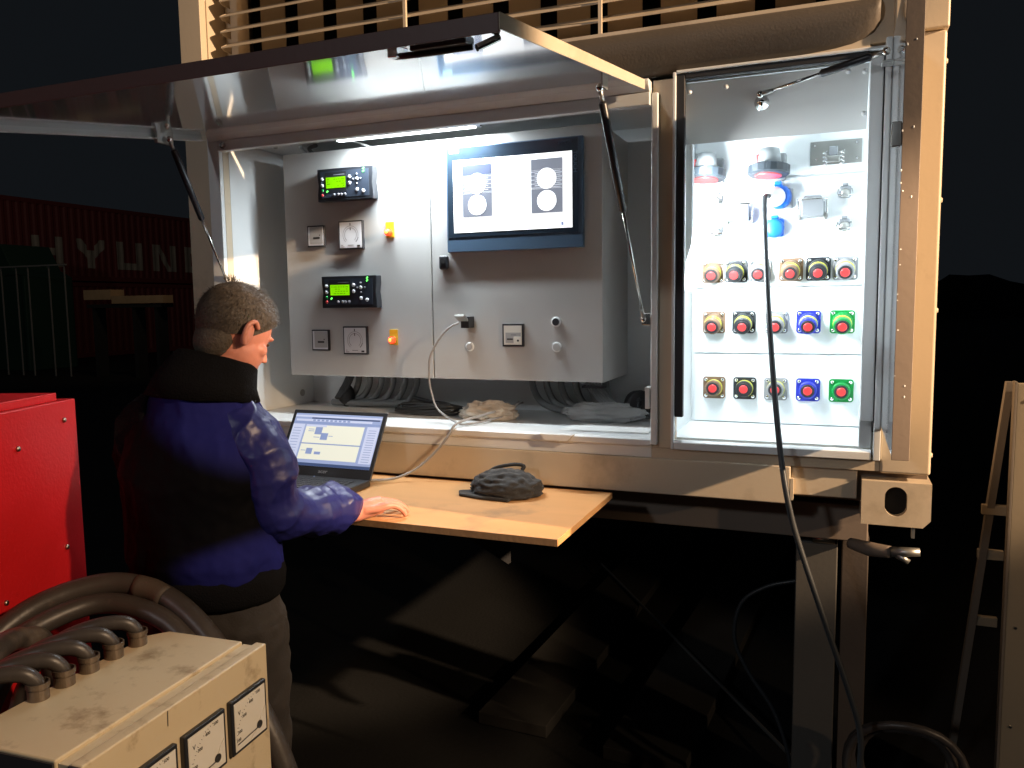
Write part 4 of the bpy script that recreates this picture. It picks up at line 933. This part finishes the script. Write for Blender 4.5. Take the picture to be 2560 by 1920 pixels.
def ringz(c, rx, ry, n=24, rot=0): return [Vector((c[0]+rx*math.cos(a)*math.cos(rot)-ry*math.sin(a)*math.sin(rot), c[1]+rx*math.cos(a)*math.sin(rot)+ry*math.sin(a)*math.cos(rot), c[2])) for a in [2*math.pi*k/n for k in range(n)]]
man.loft([ringz((-1.37, -.86, .90), .15, .11), ringz((-1.37, -.87, 1.05), .14, .105), ringz((-1.37, -.87, 1.25), .165, .115), ringz((-1.37, -.87, 1.36), .14, .09), ringz((-1.355, -.875, 1.46), .09, .07)])
RS, RE, RW = (-1.205, -.865, 1.345), (-1.190, -.82, 1.185), (-1.166, -.555, 1.107)
man.tube([(-1.28, -.87, 1.36), RS, RE, (-1.180, -.69, 1.150), (-1.170, -.60, 1.132), RW], [.05, .045, .032, .030, .026, .026], 16, smooth=3)
LS, LE, LW = (-1.525, -.865, 1.345), (-1.60, -.76, 1.16), (-1.60, -.46, 1.122)
man.tube([(-1.45, -.87, 1.36), LS, LE, LW], [.05, .045, .042, .028], 16, smooth=3)
for hx, foot in ((-1.285, -.86), (-1.465, -.84)):
    man.tube([(hx, -.86, .95), (hx, -.86, .75), (hx, -.84, .50), (hx, -.855, .30), (hx, -.87, .09)], [.085, .078, .055, .052, .038], 16, smooth=3)
    man.ell((hx, -.82, .05), (.042, .11, .04))
def hand(W_, ang, mir):
    Rm = Matrix.Rotation(ang, 3, 'Z'); W_ = Vector(W_); K = 1.1
    P = lambda x, y, z: W_+Rm@Vector((x*mir*K, y*K, z*K))
    man.tube([P(0, -.03, 0), P(0, .005, .002), P(0, .040, .009), P(0, .072, .012)], [.022, .025, .026, .024], 14)
    for i, (x, l, sp) in enumerate(((-.035, .074, -.10), (-.0125, .082, -.02), (.0115, .076, .06), (.034, .060, .16))):
        q0 = (x*.45, .02, .008); dx, dy = math.sin(sp), math.cos(sp)
        f_ = lambda t, z: P(x*.92+dx*l*t, .078-abs(x)*.25+dy*l*t, z)
        man.tube([P(*q0), P(x*.75, .05, .010), f_(0, .014), f_(.22, .014), f_(.48, .009), f_(.72, -.004), f_(.82, -.0165)], [.012, .0115, .0108, .0090, .0086, .0078, .0068], 12, smooth=3)
    man.tube([P(-.018, .010, .0), P(-.042, .030, -.004), P(-.056, .055, -.010), P(-.052, .080, -.018)], [.013, .0125, .0105, .009], 10, smooth=2)
hand(RW, R_(-34), 1); hand(LW, R_(-8), -1)
pm = man.build('person', 'skin', None, smooth=True, org=(-1.36, -.86, 0))
pm.modifiers.new('remesh', 'REMESH').mode = 'VOXEL'; pm.modifiers['remesh'].voxel_size = .0034; pm.modifiers['remesh'].use_smooth_shade = True
sm = pm.modifiers.new('smooth', 'SMOOTH'); sm.factor = .5; sm.iterations = 3
tag(pm, 'man in a blue jacket with black collar and painted back shade, bending over the laptop with his back to us', 'person')
for s in (-1, 1):   # ears
    e = MB(); c = H((s*.077, -.004, -.030))
    e.ell(c, (.008, .017, .030), HR @ Matrix.Rotation(R_(18*s), 3, 'Z'), 14, 10)
    e.tube([H((s*.084, .010, -.006)), H((s*.090, -.008, .002)), H((s*.091, -.022, -.014)), H((s*.087, -.018, -.040)), H((s*.082, -.004, -.058))], .0055, 8, smooth=4)
    e.build('ear', 'skin', pm, smooth=True)
    MB().ell(H((s*.030, .088, -.006)), (.008, .004, .004), HR).build('eye', 'hair', pm, smooth=True)
# hair: a cropped shell plus short strands
hm_ = MB(); rings = []
nu, nv = 56, 30
for j in range(nv+1):
    ph = .01+(2.75)*j/nv; ring = []
    for k in range(nu):
        a = 2*math.pi*k/nu
        front = max(0, math.sin(a))
        p_ = min(ph, 2.75-.80*abs(math.cos(a))**2-(1.75)*front**1.2)
        d = Vector((math.sin(p_)*math.cos(a), math.sin(p_)*math.sin(a), math.cos(p_)))
        th_ = 1+(.14 if p_ < 1.1 else max(-.01, .14-.15*(p_-1.1)/1.5))*(.9+.3*noise.noise(d*5))
        ring.append(HC+HR@Vector((d.x*.072*th_, d.y*.089*th_, d.z*.087*th_)))
    rings.append(ring)
hm_.loft(rings, caps=False); hair = hm_.build('hair', 'hair', pm, smooth=True)
MB().ell(H((0, -.030, -.052)), (.0555, .045, .060), HR, 24, 16).build('nape_hair', 'hair', pm, smooth=True)
st = MB()
for i in range(9000):
    ph = math.acos(1-random.random()*1.9); a = random.random()*2*math.pi
    if ph > 2.7-.80*abs(math.cos(a))**2-1.75*max(0, math.sin(a))**1.2: continue
    d = Vector((math.sin(ph)*math.cos(a), math.sin(ph)*math.sin(a), math.cos(ph)))
    top = max(0, d.z); L_ = (.006+.016*top)*random.uniform(.6, 1.3)
    q_ = 1+(.12 if ph < 1.1 else max(-.01, .13-.15*(ph-1.1)/1.5)); base = HC+HR@Vector((d.x*.072*q_, d.y*.089*q_, d.z*.087*q_))
    flow = HR@Vector((random.uniform(-.4, .4), .9*top+.1, -.9*(1-top)+random.uniform(-.2, .3)))
    nrm = (HR@d).normalized(); dr = (nrm*.55+flow*.8).normalized()
    s_ = dr.cross(nrm+Vector((.01, .02, .03))).normalized()*.0007
    st.bm.faces.new([st.v(base-s_), st.v(base+s_), st.v(base+dr*L_)])
for i in range(90):   # crown tuft
    base = H((random.uniform(-.022, .022), -.055+random.uniform(-.02, .02), .085)); dr = (HR@Vector((random.uniform(-.5, .5), random.uniform(-.9, .2), 1))).normalized()
    s_ = dr.orthogonal().normalized()*.0008; st.bm.faces.new([st.v(base-s_), st.v(base+s_), st.v(base+dr*random.uniform(.008, .022))])
o = st.build('hair_strands', 'hair', pm); o['kind'] = 'stuff'
# jacket
j = MB()
j.loft([ringz((-1.375, -.865, 1.035), .188, .145, rot=-.06), ringz((-1.375, -.87, 1.08), .196, .152, rot=-.06), ringz((-1.38, -.872, 1.18), .194, .150), ringz((-1.375, -.872, 1.29), .202, .146), ringz((-1.368, -.87, 1.36), .190, .130), ringz((-1.362, -.868, 1.415), .140, .110), ringz((-1.355, -.868, 1.475), .105, .095), ringz((-1.35, -.865, 1.50), .085, .085)])
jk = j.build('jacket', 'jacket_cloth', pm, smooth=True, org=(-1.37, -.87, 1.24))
rm = jk.modifiers.new('remesh', 'REMESH'); rm.mode = 'VOXEL'; rm.voxel_size = .005; rm.use_smooth_shade = True
sm = jk.modifiers.new('smooth', 'SMOOTH'); sm.factor = .5; sm.iterations = 5
def disp(o, kind, size, strength, **kw):
    t = bpy.data.textures.new('folds', kind); t.noise_scale = size
    for a, b in kw.items(): setattr(t, a, b)
    d = o.modifiers.new('folds', 'DISPLACE'); d.texture = t; d.strength = strength; d.mid_level = .5; d.texture_coords = 'LOCAL'
disp(jk, 'MUSGRAVE', .16, .010, musgrave_type='RIDGED_MULTIFRACTAL', octaves=1.2); disp(jk, 'CLOUDS', .05, .010)
sm2 = jk.modifiers.new('smooth2', 'SMOOTH'); sm2.factor = .5; sm2.iterations = 3
jr, jl = MB(), MB()
jr.tube([(-1.29, -.87, 1.395), (-1.222, -.868, 1.352), (-1.188, -.862, 1.29), (-1.190, -.852, 1.23), (-1.198, -.835, 1.185), (-1.195, -.79, 1.160), (-1.188, -.745, 1.155), (-1.184, -.71, 1.150), (-1.180, -.67, 1.146), (-1.176, -.63, 1.140), (-1.170, -.595, 1.132), (-1.167, -.565, 1.126)], [.072, .066, .062, .058, .066, .062, .056, .064, .056, .066, .056, .038], 20, smooth=3)
jl.tube([(-1.45, -.87, 1.395), (-1.53, -.868, 1.365), (-1.56, -.85, 1.30), (-1.60, -.78, 1.17), (-1.60, -.62, 1.15), (-1.60, -.49, 1.13)], [.085, .076, .072, .068, .060, .045], 20, smooth=3)
for q_ in (jr, jl):
    sv = q_.build('sleeve', 'sleeve_cloth' if q_ is jr else 'knit_and_shade_black', pm, smooth=True)  # left sleeve is blue cloth too, black paints its shade
    rm = sv.modifiers.new('remesh', 'REMESH'); rm.mode = 'VOXEL'; rm.voxel_size = .004; rm.use_smooth_shade = True
    sm = sv.modifiers.new('smooth', 'SMOOTH'); sm.factor = .5; sm.iterations = 3
    disp(sv, 'MUSGRAVE', .10, .011, musgrave_type='RIDGED_MULTIFRACTAL', octaves=1.5); disp(sv, 'CLOUDS', .045, .008)
# collar, waistband
def tr_(c, rx, ry, sx, sy):
    return [Vector((p.x, p.y, p.z+sx*(p.x-c[0])+sy*(p.y-c[1]))) for p in ringz(c, rx, ry, 32)]
m = MB(); m.loft([tr_((-1.362, -.868, 1.445), .140, .112, -.05, -.1), tr_((-1.350, -.864, 1.482), .120, .102, -.10, -.2), tr_((-1.336, -.856, 1.512), .102, .092, -.14, -.28), tr_((-1.328, -.848, 1.532), .090, .084, -.16, -.32), tr_((-1.325, -.846, 1.535), .080, .074, -.16, -.32), tr_((-1.325, -.846, 1.52), .074, .068, -.16, -.32)])
cl = m.build('collar', 'knit_and_shade_black', pm, smooth=True); disp(cl, 'CLOUDS', .05, .01)
m = MB(); m.loft([ringz((-1.375, -.862, .975), .178, .136), ringz((-1.375, -.863, .99), .190, .146), ringz((-1.375, -.865, 1.03), .196, .152), ringz((-1.375, -.866, 1.06), .190, .146)]); m.build('waistband', 'knit_and_shade_black', pm, smooth=True)
# trousers and shoes
t = MB(); t.loft([ringz((-1.372, -.86, 1.0), .165, .125), ringz((-1.372, -.865, .92), .185, .14), ringz((-1.372, -.865, .84), .175, .12)])
for hx in (-1.275, -1.47):
    t.tube([(hx, -.865, .93), (hx, -.862, .78), (hx+.004, -.85, .60), (hx, -.845, .45), (hx, -.86, .25), (hx, -.87, .09)], [.105, .100, .085, .078, .075, .070], 20, smooth=3)
tr = t.build('trousers', 'trousers_cloth', pm, smooth=True)
rm = tr.modifiers.new('remesh', 'REMESH'); rm.mode = 'VOXEL'; rm.voxel_size = .008; rm.use_smooth_shade = True
sm = tr.modifiers.new('smooth', 'SMOOTH'); sm.factor = .5; sm.iterations = 6; disp(tr, 'CLOUDS', .09, .028)
for hx in (-1.275, -1.47):
    m = MB(); m.loft([ringz((hx, -.83, .0), .05, .135), ringz((hx, -.83, .03), .052, .138), ringz((hx, -.84, .07), .045, .11), ringz((hx, -.865, .11), .04, .05)]); m.build('shoe', 'shoe_leather', pm, smooth=True)
